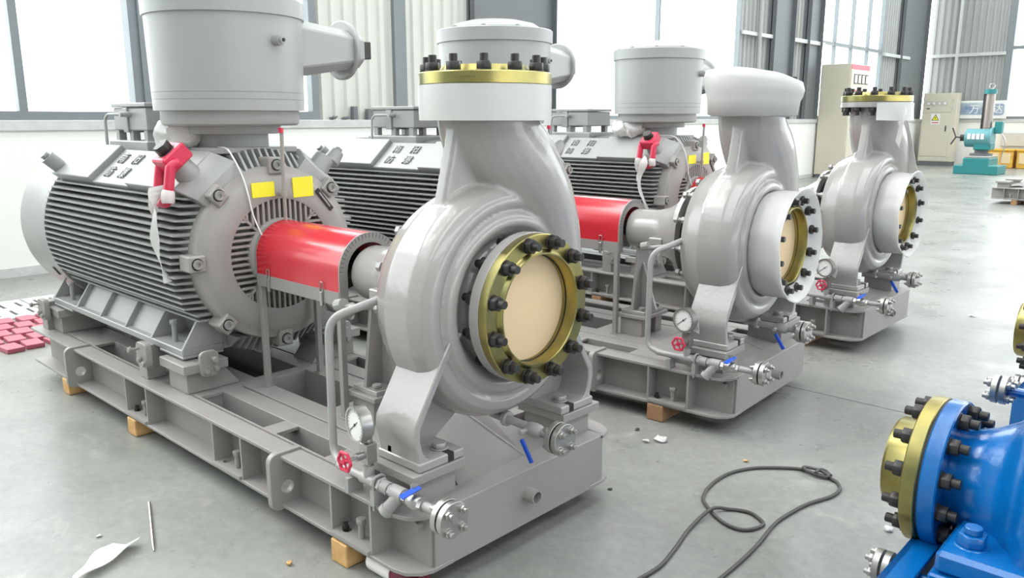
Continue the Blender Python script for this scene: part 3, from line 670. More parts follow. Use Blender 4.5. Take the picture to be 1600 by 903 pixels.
# discharge side
FX = PX + 0.022
part('discharge_flange', MB().lathe([(1.572, 0.12), (1.572, 0.218), (1.575, 0.221), (1.606, 0.221), (1.609, 0.218), (1.609, 0.12)], (FX - 0.022, YC, 0), (0, 0, 1), 72), 'pump_paint', pu)
dg_ = part('blank_flange', MB().lathe([(1.611, 0), (1.611, 0.222), (1.646, 0.222), (1.649, 0.219), (1.649, 0.155), (1.672, 0.145), (1.672, 0.10), (1.660, 0.095), (1.660, 0)], (FX - 0.022, YC, 0), (0, 0, 1), 96), 'gold', pu, label='gold passivated flange on the outlet')
for k in range(12):
    a = R(30 * k + 14); q = Vector((math.cos(a), math.sin(a), 0)) * 0.193
    put('stud_nut', H['stud'], frame(Vector((PX, YC, 1.649)) + q, (0, 0, 1)), dg_)
    put('stud_nut', H['stud'], frame(Vector((PX, YC, 1.572)) + q, (0, 0, -1)), dg_)
# legs
def leg():
    m = MB(); prof_o = [(0.165, 0.835), (0.105, 0.745), (0.035, 0.63), (-0.012, 0.555), (-0.016, 0.52), (-0.008, 0.485), (0.0, 0.455), (0.0, 0.41)]
    prof_i = [(0.06, 0.41), (0.06, 0.432), (0.035, 0.442), (0.020, 0.47), (0.012, 0.51), (0.014, 0.545), (0.06, 0.62), (0.13, 0.735), (0.20, 0.82)]
    m.prism(prof_o + prof_i, 'x', -0.265, -0.068)
    m.prism([(-0.004, 0.4035), (0.19, 0.4035), (0.19, 0.434), (-0.004, 0.434)], 'x', -0.270, -0.058)
    m.prism([(0.0, 0.43), (0.19, 0.43), (0.30, 0.50), (0.33, 0.60), (0.16, 0.80), (0.10, 0.72), (0.0, 0.55)], 'x', -0.225, -0.20)
    return m
for k, m in enumerate(both(leg)):
    lg = part('pump_leg', m, 'pump_paint', pu, 0.004)
    y = 0.13 if k == 0 else 2 * YC - 0.13
    put('foot_bolt', hex_mesh(0.026, 0.018, 'pump_paint', 0.005), frame((-0.115, y, 0.434), (0, 0, 1)), lg)
    part('foot_slot', MB().box(-0.088, -0.0575, y - 0.013, y + 0.013, 0.406, 0.4345), 'dark_void', lg)
# bearing housing
bh = part('bearing_housing', MB().lathe([(-0.862, 0), (-0.862, 0.085), (-0.855, 0.106), (-0.84, 0.112), (-0.70, 0.116), (-0.62, 0.140), (-0.55, 0.185), (-0.50, 0.225), (-0.495, 0.255), (-0.47, 0.255), (-0.47, 0)], (0, YC, AZ), (1, 0, 0), 48), 'pump_paint', pu)
part('lantern_shade', MB().cyl((-0.47, YC, AZ), (-0.40, YC, AZ), 0.20, n=40), 'dark_void', pu)  # dark solid core painting the shade of the open lantern gap
for k in range(12):
    a = R(30 * k + 8); q = Vector((0, math.cos(a), math.sin(a))) * 0.285
    part('cover_stud', MB().cyl(Vector((-0.40, YC, AZ)) + q, Vector((-0.468, YC, AZ)) + q, 0.010, n=8).hexp(Vector((-0.40, YC, AZ)) + q, (-1, 0, 0), 0.019, 0.02).hexp(Vector((-0.445, YC, AZ)) + q, (-1, 0, 0), 0.019, 0.02), 'pump_paint', pu)
part('oil_boss', MB().box(-0.68, -0.60, YC - 0.155, YC - 0.10, AZ - 0.06, AZ - 0.02), 'pump_paint', bh, 0.004)
m = MB(); m.prism([(0.345, 0.43), (0.541, 0.43), (0.495, 0.80), (0.391, 0.80)], 'x', -0.815, -0.797); m.prism([(-0.86, 0.43), (-0.70, 0.43), (-0.797, 0.70)], 'y', YC - 0.009, YC + 0.009); m.box(-0.87, -0.715, 0.335, 0.551, 0.412, 0.432)
bs = part('bearing_support', m, 'pump_paint', pu, 0.002)
for yy in (0.365, 0.521):
    for xx in (-0.75,): put('support_bolt', H['bolt20'], frame((xx, yy, 0.432), (0, 0, 1)), bs)

# ---------------- flush pipework with gauge
pw = sthing('flush_pipework', (-0.2, -0.07, ZT), 'grey flush pipe with gauge, red handwheel and end flange on the {u} set', 'pipework', 'flush pipework')
PY = -0.07; PZ = 0.354
part('riser_pipe', MB().tube(rpath([(-0.37, 0.14, 0.91), (-0.40, 0.05, 0.885), (-0.475, -0.035, 0.845), (-0.475, -0.04, 0.36), (-0.36, PY, PZ), (-0.27, PY, PZ)], 0.06, 6), 0.0145, 14), 'pipe_paint', pw)
part('second_pipe', MB().tube(rpath([(-0.44, 0.22, 0.86), (-0.50, 0.10, 0.855), (-0.60, 0.10, 0.84), (-0.66, 0.20, 0.82)], 0.04, 5), 0.012, 10).cyl((-0.56, 0.09, 0.86), (-0.60, 0.09, 0.85), 0.022, n=10), 'pipe_paint', pw)
part('run_pipe', MB().cyl((-0.40, PY, PZ), (0.125, PY, PZ), 0.0145, n=14), 'pipe_paint', pw)
tee = part('tee', MB().cyl((-0.268, PY, PZ), (-0.20, PY, PZ), 0.020, n=16).cyl((-0.234, PY, PZ), (-0.234, PY, PZ + 0.05), 0.018, n=16).hexp((-0.20, PY, PZ), (1, 0, 0), 0.024, 0.014), 'pipe_paint', pw)
cl = part('pipe_clamp', MB().box(-0.192, -0.172, PY - 0.03, PY + 0.03, ZT, ZT + 0.05).tube(rpath([(-0.182, PY - 0.024, 0.27), (-0.182, PY - 0.024, PZ + 0.03), (-0.182, PY + 0.024, PZ + 0.03), (-0.182, PY + 0.024, 0.27)], 0.022, 4), 0.0045, 6), 'pipe_paint', pw)
part('clamp_bracket', MB().box(-0.33, -0.31, PY - 0.03, PY + 0.03, ZT, PZ - 0.014), 'pipe_paint', pw)
part('union', MB().cyl((-0.165, PY, PZ), (-0.125, PY, PZ), 0.022, n=16).hexp((-0.172, PY, PZ), (1, 0, 0), 0.026, 0.012).hexp((-0.120, PY, PZ), (1, 0, 0), 0.022, 0.016), 'pipe_paint', pw)
part('strainer', MB().cyl((-0.105, PY, PZ), (-0.055, PY, PZ), 0.024, n=16).cyl((-0.075, PY, PZ), (-0.115, PY - 0.02, PZ - 0.055), 0.021, n=16).cyl((-0.113, PY - 0.019, PZ - 0.052), (-0.124, PY - 0.0245, PZ - 0.067), 0.025, n=14), 'pipe_paint', pw)
bv = part('ball_valve', MB().hexp((-0.05, PY, PZ), (1, 0, 0), 0.022, 0.016).lathe([(0, 0.017), (0.01, 0.024), (0.03, 0.027), (0.05, 0.024), (0.06, 0.017)], (-0.036, PY, PZ), (1, 0, 0), 18).hexp((0.022, PY, PZ), (1, 0, 0), 0.022, 0.016).cyl((-0.006, PY, PZ), (-0.006, PY, PZ + 0.05), 0.009, n=10).cyl((-0.006, PY, PZ + 0.045), (-0.006, PY, PZ + 0.055), 0.013, n=10), 'stainless', pw)
part('lever', MB().obox((0.0, PY - 0.022, PZ + 0.040), (-0.25, -0.9, -0.30), (1, -0.25, 0), (0, -0.30, 0.9), 0.034, 0.014, 0.004), 'blue_plastic', bv, 0.003, label='blue lever handle')
fp = part('flange_pair', MB().lathe([(0.105, 0.0), (0.105, 0.018), (0.125, 0.024), (0.125, 0.056), (0.145, 0.056), (0.145, 0.0)], (0, PY, PZ), (1, 0, 0), 32).cyl((0.152, PY, PZ), (0.172, PY, PZ), 0.056, n=32), 'stainless', pw, 0.001)
part('flange_gasket', MB().cyl((0.145, PY, PZ), (0.152, PY, PZ), 0.040, n=24), 'ink', fp)
for k in range(4):
    a = PI / 4 + k * PI / 2; q = Vector((0, math.cos(a), math.sin(a))) * 0.040
    put('flange_bolt', H['bolt12s'], frame(Vector((0.172, PY, PZ)) + q, (1, 0, 0)), fp); put('flange_bolt', H['bolt12s'], frame(Vector((0.125, PY, PZ)) + q, (-1, 0, 0)), fp)
part('flange_plug', MB().cyl((0.172, PY, PZ), (0.174, PY, PZ), 0.012, n=14), 'steel', fp)
nv = part('needle_valve', MB().box(-0.256, -0.212, PY - 0.02, PY + 0.02, 0.415, 0.482).cyl((-0.234, PY, 0.395), (-0.234, PY, 0.416), 0.014, n=12).hexp((-0.234, PY, 0.482), (0, 0, 1), 0.017, 0.014), 'stainless', pw, 0.0015)
part('valve_stem', MB().cyl((-0.234, PY - 0.02, 0.445), (-0.234, PY - 0.05, 0.445), 0.014, n=12).cyl((-0.234, PY - 0.05, 0.445), (-0.234, PY - 0.09, 0.445), 0.007, n=10), 'stainless', nv)
def hand_wheel(c, d, r, tr=0.0055):
    u, v, d = basis(d); c = Vector(c); m = MB(); pts = [c + (u * math.cos(2 * PI * k / 24) + v * math.sin(2 * PI * k / 24)) * (r + 0.0025 * math.cos(6 * 2 * PI * k / 24)) for k in range(25)]
    m.tube(pts, tr, 8)
    for k in range(4):
        a = PI / 2 * k + 0.4; q = u * math.cos(a) + v * math.sin(a); m.cyl(c, c + q * r, 0.004, n=6)
    m.cyl(c - d * 0.008, c + d * 0.008, 0.009, n=10); return m
part('hand_wheel', hand_wheel((-0.234, PY - 0.092, 0.445), (0, -1, 0), 0.030), 'red_plastic', nv, label='red handwheel')
gd = Vector((-0.16, -0.98, 0.0)).normalized(); gc = Vector((-0.234, -0.082, 0.552)); gu = Vector((gd.y, -gd.x, 0)) * -1
pg = part('pressure_gauge', MB().lathe([(-0.012, 0), (-0.012, 0.05), (-0.004, 0.058), (0.030, 0.058), (0.036, 0.060), (0.036, 0.052), (0.030, 0.0515), (0.030, 0)], gc, gd, 40).cyl((-0.234, PY, 0.49), (-0.234, PY - 0.004, 0.505), 0.010, n=10), 'stainless', pw, label='round steel pressure gauge')
dial = part('dial', MB().cyl(gc + gd * 0.0302, gc + gd * 0.0315, 0.051, n=36), 'dial_white', pg)
m = MB(); gz = Vector((0, 0, 1)); gr_ = gd.cross(gz) * -1
for k in range(19):
    a = R(-135 + 15 * k); q = gz * math.cos(a) + gr_ * math.sin(a); m.obox(gc + gd * 0.0318 + q * 0.044, q, gd.cross(q), gd, 0.0035, 0.0006 if k % 3 else 0.001, 0.0002)
part('dial_marks', m, 'ink', dial, kind='stuff')
q = (gz * math.cos(R(52)) + gr_ * math.sin(R(52)))
part('needle', MB().obox(gc + gd * 0.0325 - q * 0.012, q, gd.cross(q), gd, 0.034, 0.0012, 0.0004).cyl(gc + gd * 0.032, gc + gd * 0.034, 0.0045, n=12), 'ink', dial)
part('earth_screw', MB().cyl((-0.04, -0.006, 0.26), (-0.04, -0.012, 0.26), 0.006, n=8), 'pipe_paint', pw)

# ---------------- drain pipework
dp = sthing('drain_pipework', (0.03, YC, 0.40), 'short grey drain pipe with blue lever valve and end flange under the {u} pump', 'pipework', 'drain pipework')
DZ = 0.445
part('pipe', MB().cyl((-0.18, YC, DZ + 0.01), (0.12, YC, DZ), 0.015, n=14).cyl((-0.11, YC, DZ + 0.008), (-0.095, YC, DZ + 0.008), 0.028, n=16), 'pipe_paint', dp)
bv = part('ball_valve', MB().lathe([(0, 0.016), (0.012, 0.024), (0.035, 0.026), (0.058, 0.024), (0.07, 0.016)], (-0.005, YC, DZ), (1, 0, 0), 18).cyl((0.01, YC - 0.01, DZ), (0.01, YC - 0.055, DZ), 0.009, n=10), 'pipe_paint', dp)
part('lever', MB().obox((0.045, YC - 0.058, DZ - 0.055), (0.55, 0, -0.83), (0, 1, 0), (0.83, 0, 0.55), 0.044, 0.004, 0.010), 'blue_plastic', bv, 0.003, label='dark blue lever handle')
fp = part('flange_pair', MB().lathe([(0.10, 0.0), (0.10, 0.018), (0.12, 0.024), (0.12, 0.056), (0.14, 0.056), (0.14, 0.0)], (0, YC, DZ), (1, 0, 0), 32).cyl((0.148, YC, DZ), (0.168, YC, DZ), 0.056, n=32), 'stainless', dp, 0.001)
part('flange_gasket', MB().cyl((0.14, YC, DZ), (0.148, YC, DZ), 0.040, n=24), 'ink', fp)
for k in range(4):
    a = PI / 4 + k * PI / 2; q = Vector((0, math.cos(a), math.sin(a))) * 0.040
    put('flange_bolt', H['bolt12s'], frame(Vector((0.168, YC, DZ)) + q, (1, 0, 0)), fp); put('flange_bolt', H['bolt12s'], frame(Vector((0.12, YC, DZ)) + q, (-1, 0, 0)), fp)

# ---------------- timber blocks under the frame
def timber(x, y0, y1, mt, label):
    return single('timber_block', MB().box(x - 0.045, x + 0.045, y0, y1, 0.001, ZB), mt, (x, (y0 + y1) / 2, 0.001), label, 'timber block', 'timber blocks under the base frames', 0.004)

# ---------------- copies of the set
def unit_matrix(x, y, a): return Matrix.Translation((x, y, 0)) @ Matrix.Rotation(a, 4, 'Z')
TM = [Matrix.Identity(4), unit_matrix(0.039, 1.903, 0.053), unit_matrix(-0.019, 3.732, 0.001)]
NAMES = ('nearest', 'middle', 'farthest')
tmpl = [t['label'] for t in SET]
for k in (1, 2):
    for t, lb in zip(SET, tmpl):
        c = copy_tree(t); c.matrix_local = TM[k] @ Matrix.Translation(t.location); c['label'] = lb.format(u=NAMES[k])
# a fourth set standing the other way round by the far end
T4 = unit_matrix(-1.86, 16.0, PI)
for t, lb in zip(SET, tmpl):
    if t.name.split('.')[0] in ('base_frame', 'centrifugal_pump', 'flush_pipework', 'drain_pipework'):
        c = copy_tree(t); c.matrix_local = T4 @ Matrix.Translation(Vector(t.location) + (Vector((-0.62, 0, 0)) if 'base' not in t.name else Vector((0, 0, 0)))); c['label'] = lb.format(u='lone far').replace('lone far pump set', 'lone pump at the right edge')
for t, lb in zip(SET, tmpl): t['label'] = lb.format(u=NAMES[0])

# ================================================================== things that belong to single sets
for k, (x, nm) in enumerate(((-0.385, 'front'), (-2.09, 'middle'), (-2.97, 'rear'))):
    timber(x, -0.10, 0.985, 'wood', 'yellow pine timber block under the %s of the nearest base frame' % nm)
for k, (u, mt, cn_) in enumerate(((1, 'wood_brown', 'brown'), (2, 'wood_brown', 'brown'))):
    for x, nm in ((-0.385, 'front'), (-2.09, 'middle'), (-2.97, 'rear')):
        t = timber(x, -0.10, 0.985, mt, '%s timber block under the %s of the %s base frame' % (cn_, nm, NAMES[u]))
        t.matrix_local = TM[u] @ Matrix.Translation(t.location)
for x, nm in ((-0.385, 'front'), (-2.0, 'rear')):
    t = timber(x, -0.10, 0.985, 'wood_brown', 'timber block under the %s of the lone far base frame' % nm); t.matrix_local = T4 @ Matrix.Translation(t.location)
rl = thing('pipe_roller', (-0.14, -0.02, 0.0), 'small dark red roller with a grey sleeve under the front corner', 'roller')
part('core', MB().cyl((-0.20, -0.03, 0.040), (-0.03, -0.03, 0.040), 0.038, n=28), 'dark_red', rl); part('sleeve', MB().ring((-0.27, -0.03, 0.042), (-0.15, -0.03, 0.042), 0.042, 0.036, 28), 'bucket_white', rl)

# hoist rings with tape, on the front shoulders
def hoist(u, where):
    p = Vector((-1.715, BO.y, BO.z)) + SN * 0.082
    t = thing('hoist_ring', p, 'red swivel hoist ring with a black bolt %s' % where, 'hoist ring', 'hoist rings')
    part('body', MB().obox(p + SN * 0.030, (1, 0, 0), SU, SN, 0.058, 0.062, 0.038).cyl(p - SN * 0.002, p + SN * 0.012, 0.052, n=24), 'red_plastic', t, 0.016)
    part('bolt', MB().cyl(p + SN * 0.062, p + SN * 0.070, 0.042, n=24).hexp(p + SN * 0.070, SN, 0.037, 0.036), 'black_bolt', t, 0.002)
    q = p + SN * 0.030 - SU * 0.045; dn = Vector((0, -0.16, -0.98))
    rd_ = Vector((0.995, -0.09, 0)); hf = 0.064
    pts = rpath([q - rd_ * hf + Vector((0, 0.035, 0.01)), q - rd_ * hf, q - rd_ * hf + dn * 0.165, q + rd_ * hf + dn * 0.165, q + rd_ * hf, q + rd_ * hf + Vector((0, 0.035, 0.01))], 0.045, 6)
    part('ring', MB().tube(pts, 0.0215, 14), 'red_plastic', t)
    if u: t.matrix_local = TM[u] @ Matrix.Translation(p)
    return q + dn * 0.14
qb = hoist(0, 'on the nearest motor'); hoist(2, 'on the farthest motor')
def ribbon(path, widths, dirs, thick=0.0012):
    """thin double-sided strip"""
    m = MB(); L = []; n = len(path)
    for p, w_, d_ in zip(path, widths, dirs):
        p = Vector(p); d_ = Vector(d_).normalized(); L.append((p - d_ * w_, p + d_ * w_))
    vs = []
    for k, (a, b) in enumerate(L):
        tn = (Vector(path[min(k + 1, n - 1)]) - Vector(path[max(k - 1, 0)])).normalized(); nn = tn.cross((b - a).normalized()) * thick
        vs += [a + nn, b + nn, b - nn, a - nn]
    fs = [(0, 1, 2, 3), tuple(4 * (n - 1) + i for i in (3, 2, 1, 0))]
    for k in range(n - 1):
        for i in range(4): fs.append((4 * k + i, 4 * k + (i + 1) % 4, 4 * k + 4 + (i + 1) % 4, 4 * k + 4 + i))
    return m.add(vs, fs)
def tape(u, where, seed):
    random.seed(seed); n = 26; path = []; wd = []; ds = []
    for k in range(n):
        f = k / (n - 1); a = 2.6 * math.sin(f * 3.0) + seed
        path.append((qb.x + 0.0 + 0.03 * math.sin(f * 5 + seed) + 0.03 * f, qb.y - 0.035 - 0.02 * math.sin(f * 4), qb.z + 0.05 - 0.42 * f)); wd.append(0.032 - 0.020 * f + 0.006 * math.sin(f * 14)); ds.append((math.cos(a), math.sin(a) * 0.7, 0.15))
    t = thing('cloth_tape', path[0], 'white cloth tape hanging from the hoist ring of the %s motor' % where, 'tape', 'cloth tapes')
    part('strip', ribbon(path, wd, ds), 'film', t)
    n = 12; path2 = [(qb.x - 0.06 + 0.01 * k / 11, qb.y - 0.02, qb.z + 0.02 - 0.16 * k / 11) for k in range(n)]
    part('strip', ribbon(path2, [0.024 - 0.001 * k for k in range(n)], [(math.cos(0.3 * k), 0.6 * math.sin(0.3 * k), 0) for k in range(n)]), 'film', t)
    for s in (-0.052, 0.052): part('wrap', MB().lathe([(-0.03, 0.022), (-0.024, 0.027), (0.0, 0.029), (0.022, 0.027), (0.03, 0.022)], Vector((qb.x + s * 1.22, qb.y - s * 0.11, qb.z + 0.005)), (0.2, -0.16, -0.98), 14), 'film', t)
    if u: t.matrix_local = TM[u] @ Matrix.Translation(path[0])
tape(0, 'nearest', 1.0); tape(2, 'farthest', 2.2)
def crumple(me, amp, sc_, seed):
    for v in me.vertices:
        q = Vector(v.co) * sc_ + Vector((seed, seed * 1.7, 0)); d = noise.noise_vector(q) + 0.5 * noise.noise_vector(q * 2.3); v.co += d * amp
    return me
def bag(u, where):
    bm = bmesh.new(); bmesh.ops.create_icosphere(bm, subdivisions=4, radius=1.0); me = bpy.data.meshes.new('plastic_bag')
    for v in bm.verts: v.co = Vector((v.co.x * 0.15, v.co.y * 0.095, max(v.co.z, -0.6) * 0.085))
    bm.to_mesh(me); bm.free(); crumple(me, 0.030, 14, 3.0 + u); me.materials.append(MATS['film']); finish(me, 60)
    o = bpy.data.objects.new('plastic_bag', me); C.objects.link(o); tag(o, 'crumpled white plastic bag on top of the %s motor' % where, 'plastic bag', 'plastic bags')
    o.matrix_local = TM[u] @ Matrix.Translation((-2.05, 0.235, 1.425)); 
    return o
bag(0, 'nearest'); bag(2, 'farthest')

# ---------------- protective film on the flanges
def lathe_film(prof, org, ax, amp, sc_, seed, n=96):
    me = mesh(MB().lathe(prof, org, ax, n), 'film', ang=80); crumple(me, amp, sc_, seed); return finish(me, 70)
def film(u, name, me, base, label):
    me.transform(Matrix.Translation(-Vector(base))); o = bpy.data.objects.new(name, me); C.objects.link(o); tag(o, label, 'plastic film', 'films on the flanges')
    o.matrix_local = TM[u] @ Matrix.Translation(base); return o
DC = (PX, YC, 0)
film(0, 'plastic_wrap', lathe_film([(1.609, 0.2235), (1.56, 0.2245), (1.495, 0.2225), (1.495, 0.2205), (1.56, 0.2225), (1.605, 0.2222)], DC, (0, 0, 1), 0.0006, 9, 1.0), (PX, YC, 1.55), 'white film band around the outlet flange of the nearest pump')
capm = lathe_film([(1.512, 0.205), (1.518, 0.222), (1.59, 0.228), (1.625, 0.240), (1.665, 0.248), (1.70, 0.238), (1.722, 0.17), (1.73, 0.0)], DC, (0, 0, 1), 0.005, 6, 5.0)
for v in capm.vertices:
    k_ = min(max((v.co.z - 1.56) / 0.10, 0), 1); lat = (v.co.x - PX) * 0.55 + (v.co.y - YC) * 0.83; v.co.z -= 0.16 * lat * k_
film(1, 'plastic_wrap', capm, (PX, YC, 1.6), 'white film cap covering the whole outlet flange of the middle pump')
for u, sd_ in ((1, 2.0), (2, 9.0)):
    film(u, 'plastic_wrap', lathe_film([(-0.15, 0.205), (-0.145, 0.222), (-0.12, 0.245), (-0.07, 0.268), (-0.01, 0.272), (0.035, 0.268), (0.060, 0.268), (0.084, 0.286), (0.086, 0.280), (0.050, 0.255), (0.042, 0.228), (0.040, 0.204), (0.036, 0.204)], (SX, YC, PAZ), (1, 0, 0), 0.010, 7, sd_), (-0.03, YC, AZ), 'white film wrapped around the suction flange of the %s pump' % NAMES[u])
def sheet(f, nu=10, nv=14, t=0.0012):
    g = [[Vector(f(i / nu, j / nv)) for j in range(nv + 1)] for i in range(nu + 1)]; vs = []; fs = []; W = nv + 1; N = (nu + 1) * W
    nr = []
    for i in range(nu + 1):
        for j in range(W):
            a = g[min(i + 1, nu)][j] - g[max(i - 1, 0)][j]; b = g[i][min(j + 1, nv)] - g[i][max(j - 1, 0)]; nr.append(a.cross(b).normalized() * t)
    for s in (1, -1):
        for i in range(nu + 1):
            for j in range(W): vs.append(g[i][j] + nr[i * W + j] * s)
    for i in range(nu):
        for j in range(nv):
            q = (i * W + j, i * W + j + 1, (i + 1) * W + j + 1, (i + 1) * W + j); fs += [q, tuple(N + k for k in q[::-1])]
    rim = [(i, 0) for i in range(nu)] + [(nu, j) for j in range(nv)] + [(i, nv) for i in range(nu, 0, -1)] + [(0, j) for j in range(nv, 0, -1)]
    ids = [i * W + j for i, j in rim]
    for a, b in zip(ids, ids[1:] + ids[:1]): fs.append((a, b, N + b, N + a))
    return MB().add(vs, fs)
def around(a0, a1, z0, z1, r, flare=0.0, skew=0.0):
    return lambda s, t: (PX + (r + flare * t * t) * math.cos(a0 + (a1 - a0) * s), YC + (r + flare * t * t) * math.sin(a0 + (a1 - a0) * s), z0 + (z1 - z0) * t * (1 + skew * (s - 0.5)))
fm = mesh(sheet(around(R(-70), R(60), 1.60, 1.49, 0.226, 0.01)), 'film', ang=80); crumple(fm, 0.004, 8, 4)
film(2, 'plastic_flap', fm, (PX, YC, 1.55), 'torn white film flap around the outlet flange of the farthest pump')
fm = mesh(sheet(lambda s, t: (PX + 0.06 + 0.07 * s + 0.10 * t * s, YC + 0.24 + 0.05 * math.sin(3 * s) + 0.03 * t, 1.52 - 0.42 * t)), 'film', ang=80); crumple(fm, 0.010, 7, 6)
film(2, 'plastic_flap', fm, (PX + 0.1, YC + 0.25, 1.3), 'long white film flap hanging beside the neck of the farthest pump')
fm = mesh(sheet(lambda s, t: (PX + 0.225 - 0.05 * t + 0.03 * s, YC - 0.13 - 0.06 * s * (1 - t) + 0.02 * t, 1.58 - 0.22 * t - 0.05 * s)), 'film', ang=80); crumple(fm, 0.008, 9, 8)
film(2, 'plastic_flap', fm, (PX + 0.2, YC - 0.15, 1.5), 'folded white film strip in front of the neck of the farthest pump')
for u in (1, 2):
    fm = mesh(sheet(lambda s, t: (-0.245 + 0.13 * (s - 0.45), -0.066 + 0.01 * math.sin(5 * s), 0.60 - 0.085 * t - 0.05 * abs(s - 0.45))), 'film', ang=80); crumple(fm, 0.010, 12, 2 + u)
    film(u, 'plastic_scrap', fm, (-0.24, -0.06, 0.55), 'white film scrap behind the pressure gauge of the %s pump' % NAMES[u])
tx = text_mesh('4/2', 0.046, 0.0005, 'marker')
a = R(-60); put('chalk_number', tx, Matrix(((-math.sin(a), math.cos(a), 0), (0, 0, 1), (math.cos(a), math.sin(a), 0))).transposed().to_4x4(), None)
cn4 = bpy.data.objects['chalk_number']; M = cn4.matrix_local.copy(); M.translation = Vector((PX + 0.2225 * math.cos(a), YC + 0.2225 * math.sin(a), 1.629)); bpy.data.objects.remove(cn4)
pu0 = SET[3]
fl0 = [c for c in pu0.children if c.name.startswith('blank_flange') and 'outlet' in c.get('label', '')][0]
put('handwritten_number', tx, M, fl0)

# ---------------- basins on the floor
def basin(p, label):
    t = thing('basin', (*p, 0), label, 'basin', 'basins on the floor')
    part('bowl', MB().lathe([(0, 0), (0, 0.13), (0.02, 0.14), (0.12, 0.165), (0.125, 0.165), (0.12, 0.155), (0.03, 0.13), (0.025, 0)], (*p, 0.001), (0, 0, 1), 40), 'bucket_white', t); part('contents', MB().cyl((*p, 0.05), (*p, 0.075), 0.138, n=32), 'bucket_tan', t)
basin((-1.60, 3.19), 'white basin of tan grease between the middle and farthest pumps'); basin((-1.74, 1.02), 'white basin of tan grease beside the nearest coupling guard')

# ================================================================== floor clutter
cab = [(0.40, 0.30), (0.424, 0.484), (0.436, 0.626), (0.416, 0.748), (0.373, 0.938), (0.37, 1.096), (0.406, 1.166), (0.477, 1.196), (0.545, 1.165), (0.562, 1.131), (0.541, 1.071), (0.497, 1.046), (0.42, 1.066), (0.326, 1.136), (0.279, 1.194), (0.248, 1.313), (0.248, 1.46), (0.302, 1.586), (0.402, 1.681), (0.465, 1.717), (0.528, 1.71), (0.573, 1.716), (0.601, 1.704), (0.627, 1.688), (0.657, 1.634), (0.657, 1.547), (0.617, 1.426), (0.598, 1.309), (0.591, 1.175), (0.612, 1.004), (0.622, 0.854), (0.623, 0.708), (0.62, 0.40)]
pts = [(x, y, 0.0075 + (0.014 if k in (5,) else 0)) for k, (x, y) in enumerate(cab)]
cbl = thing('power_cable', (0.45, 1.2, 0), 'black power cable looped on the concrete floor', 'cable')
part('cable', MB().tube(spline(pts, 5), 0.0072, 8), 'cable_black', cbl)
part('knot', MB().tube(spline([(0.469, 1.706, 0.012), (0.463, 1.737, 0.012), (0.521, 1.732, 0.02), (0.579, 1.707, 0.022), (0.569, 1.698, 0.012), (0.505, 1.689, 0.018), (0.472, 1.708, 0.02)], 5), 0.0068, 8).tube(spline([(0.533, 1.686, 0.024), (0.535, 1.73, 0.026), (0.552, 1.757, 0.012), (0.58, 1.734, 0.010)], 5), 0.0068, 8), 'cable_black', cbl)
pp = [(-0.957, -0.748), (-0.998, -0.724), (-1.001, -0.657), (-1.079, -0.583), (-1.027, -0.567), (-1.048, -0.539), (-1.018, -0.535), (-0.977, -0.581), (-0.903, -0.697)]
c0 = Vector((-1.0, -0.63)); ax = Vector((0.10, -0.2, 0)).normalized()
m = sheet(lambda s, t: (-1.045 + 0.13 * t + 0.035 * (s - 0.5) * (1 + 0.6 * math.sin(4 * t)), -0.545 - 0.215 * t + 0.09 * (s - 0.5) * (0.55 + 0.45 * math.sin(1 + 3 * t)), 0.006 + 0.035 * abs(s - 0.45) * (1 - 0.3 * t) + 0.012 * math.sin(5 * t) ** 2), 10, 20)
single('paper_scrap', m, 'film', (-1.0, -0.63, 0.0), 'creased white plastic sheet lying on the floor beside the steel rod', 'plastic sheet', ang=80)
single('steel_rod', MB().tube([(-1.311, -0.352, 0.006), (-0.98, -0.48, 0.006), (-0.933, -0.498, 0.005)], [0.006, 0.006, 0.002], 8), 'steel', (-1.12, -0.42, 0), 'thin bare steel welding rod lying on the floor', 'rod')
def scrap(x, y, r, mt, label, seed, flat=0.25):
    bm = bmesh.new(); bmesh.ops.create_icosphere(bm, subdivisions=2, radius=r); me = bpy.data.meshes.new('scrap')
    for v in bm.verts: v.co.z *= flat
    bm.to_mesh(me); bm.free(); crumple(me, r * 0.45, 0.9 / r, seed); zl = min(v.co.z for v in me.vertices); me.transform(Matrix.Translation((0, 0, -zl + 0.0005))); me.materials.append(MATS[mt]); finish(me, 40)
    o = bpy.data.objects.new('scrap', me); C.objects.link(o); o.location = (x, y, 0); tag(o, label, 'scrap', 'scraps on the floor')
scrap(-0.173, 1.573, 0.028, 'film', 'white paper scrap on the floor by the middle base frame', 1); scrap(-0.215, 1.52, 0.018, 'film', 'tiny white paper scrap beside the larger one by the middle frame', 2)
scrap(0.919, 1.429, 0.016, 'film', 'pale chip on the floor next to the blue pump flange', 3, 0.5); scrap(0.238, 1.637, 0.011, 'wood', 'small brown chip on the floor above the cable loop', 4)
scrap(-0.043, 1.001, 0.009, 'ink', 'dark crumb on the floor at the nearest front plate', 5); scrap(-0.507, -0.22, 0.012, 'wood', 'curled brown leaf bit on the floor under the front lug', 6, 0.6)
scrap(0.245, 5.342, 0.03, 'film', 'white blot of paper on the open floor at the right', 7, 0.1); scrap(-1.187, -0.588, 0.010, 'film', 'tiny white bit on the floor above the plastic sheet', 8)
scrap(-0.33, 1.62, 0.012, 'ink', 'dark flake on the floor under the middle base frame', 9)

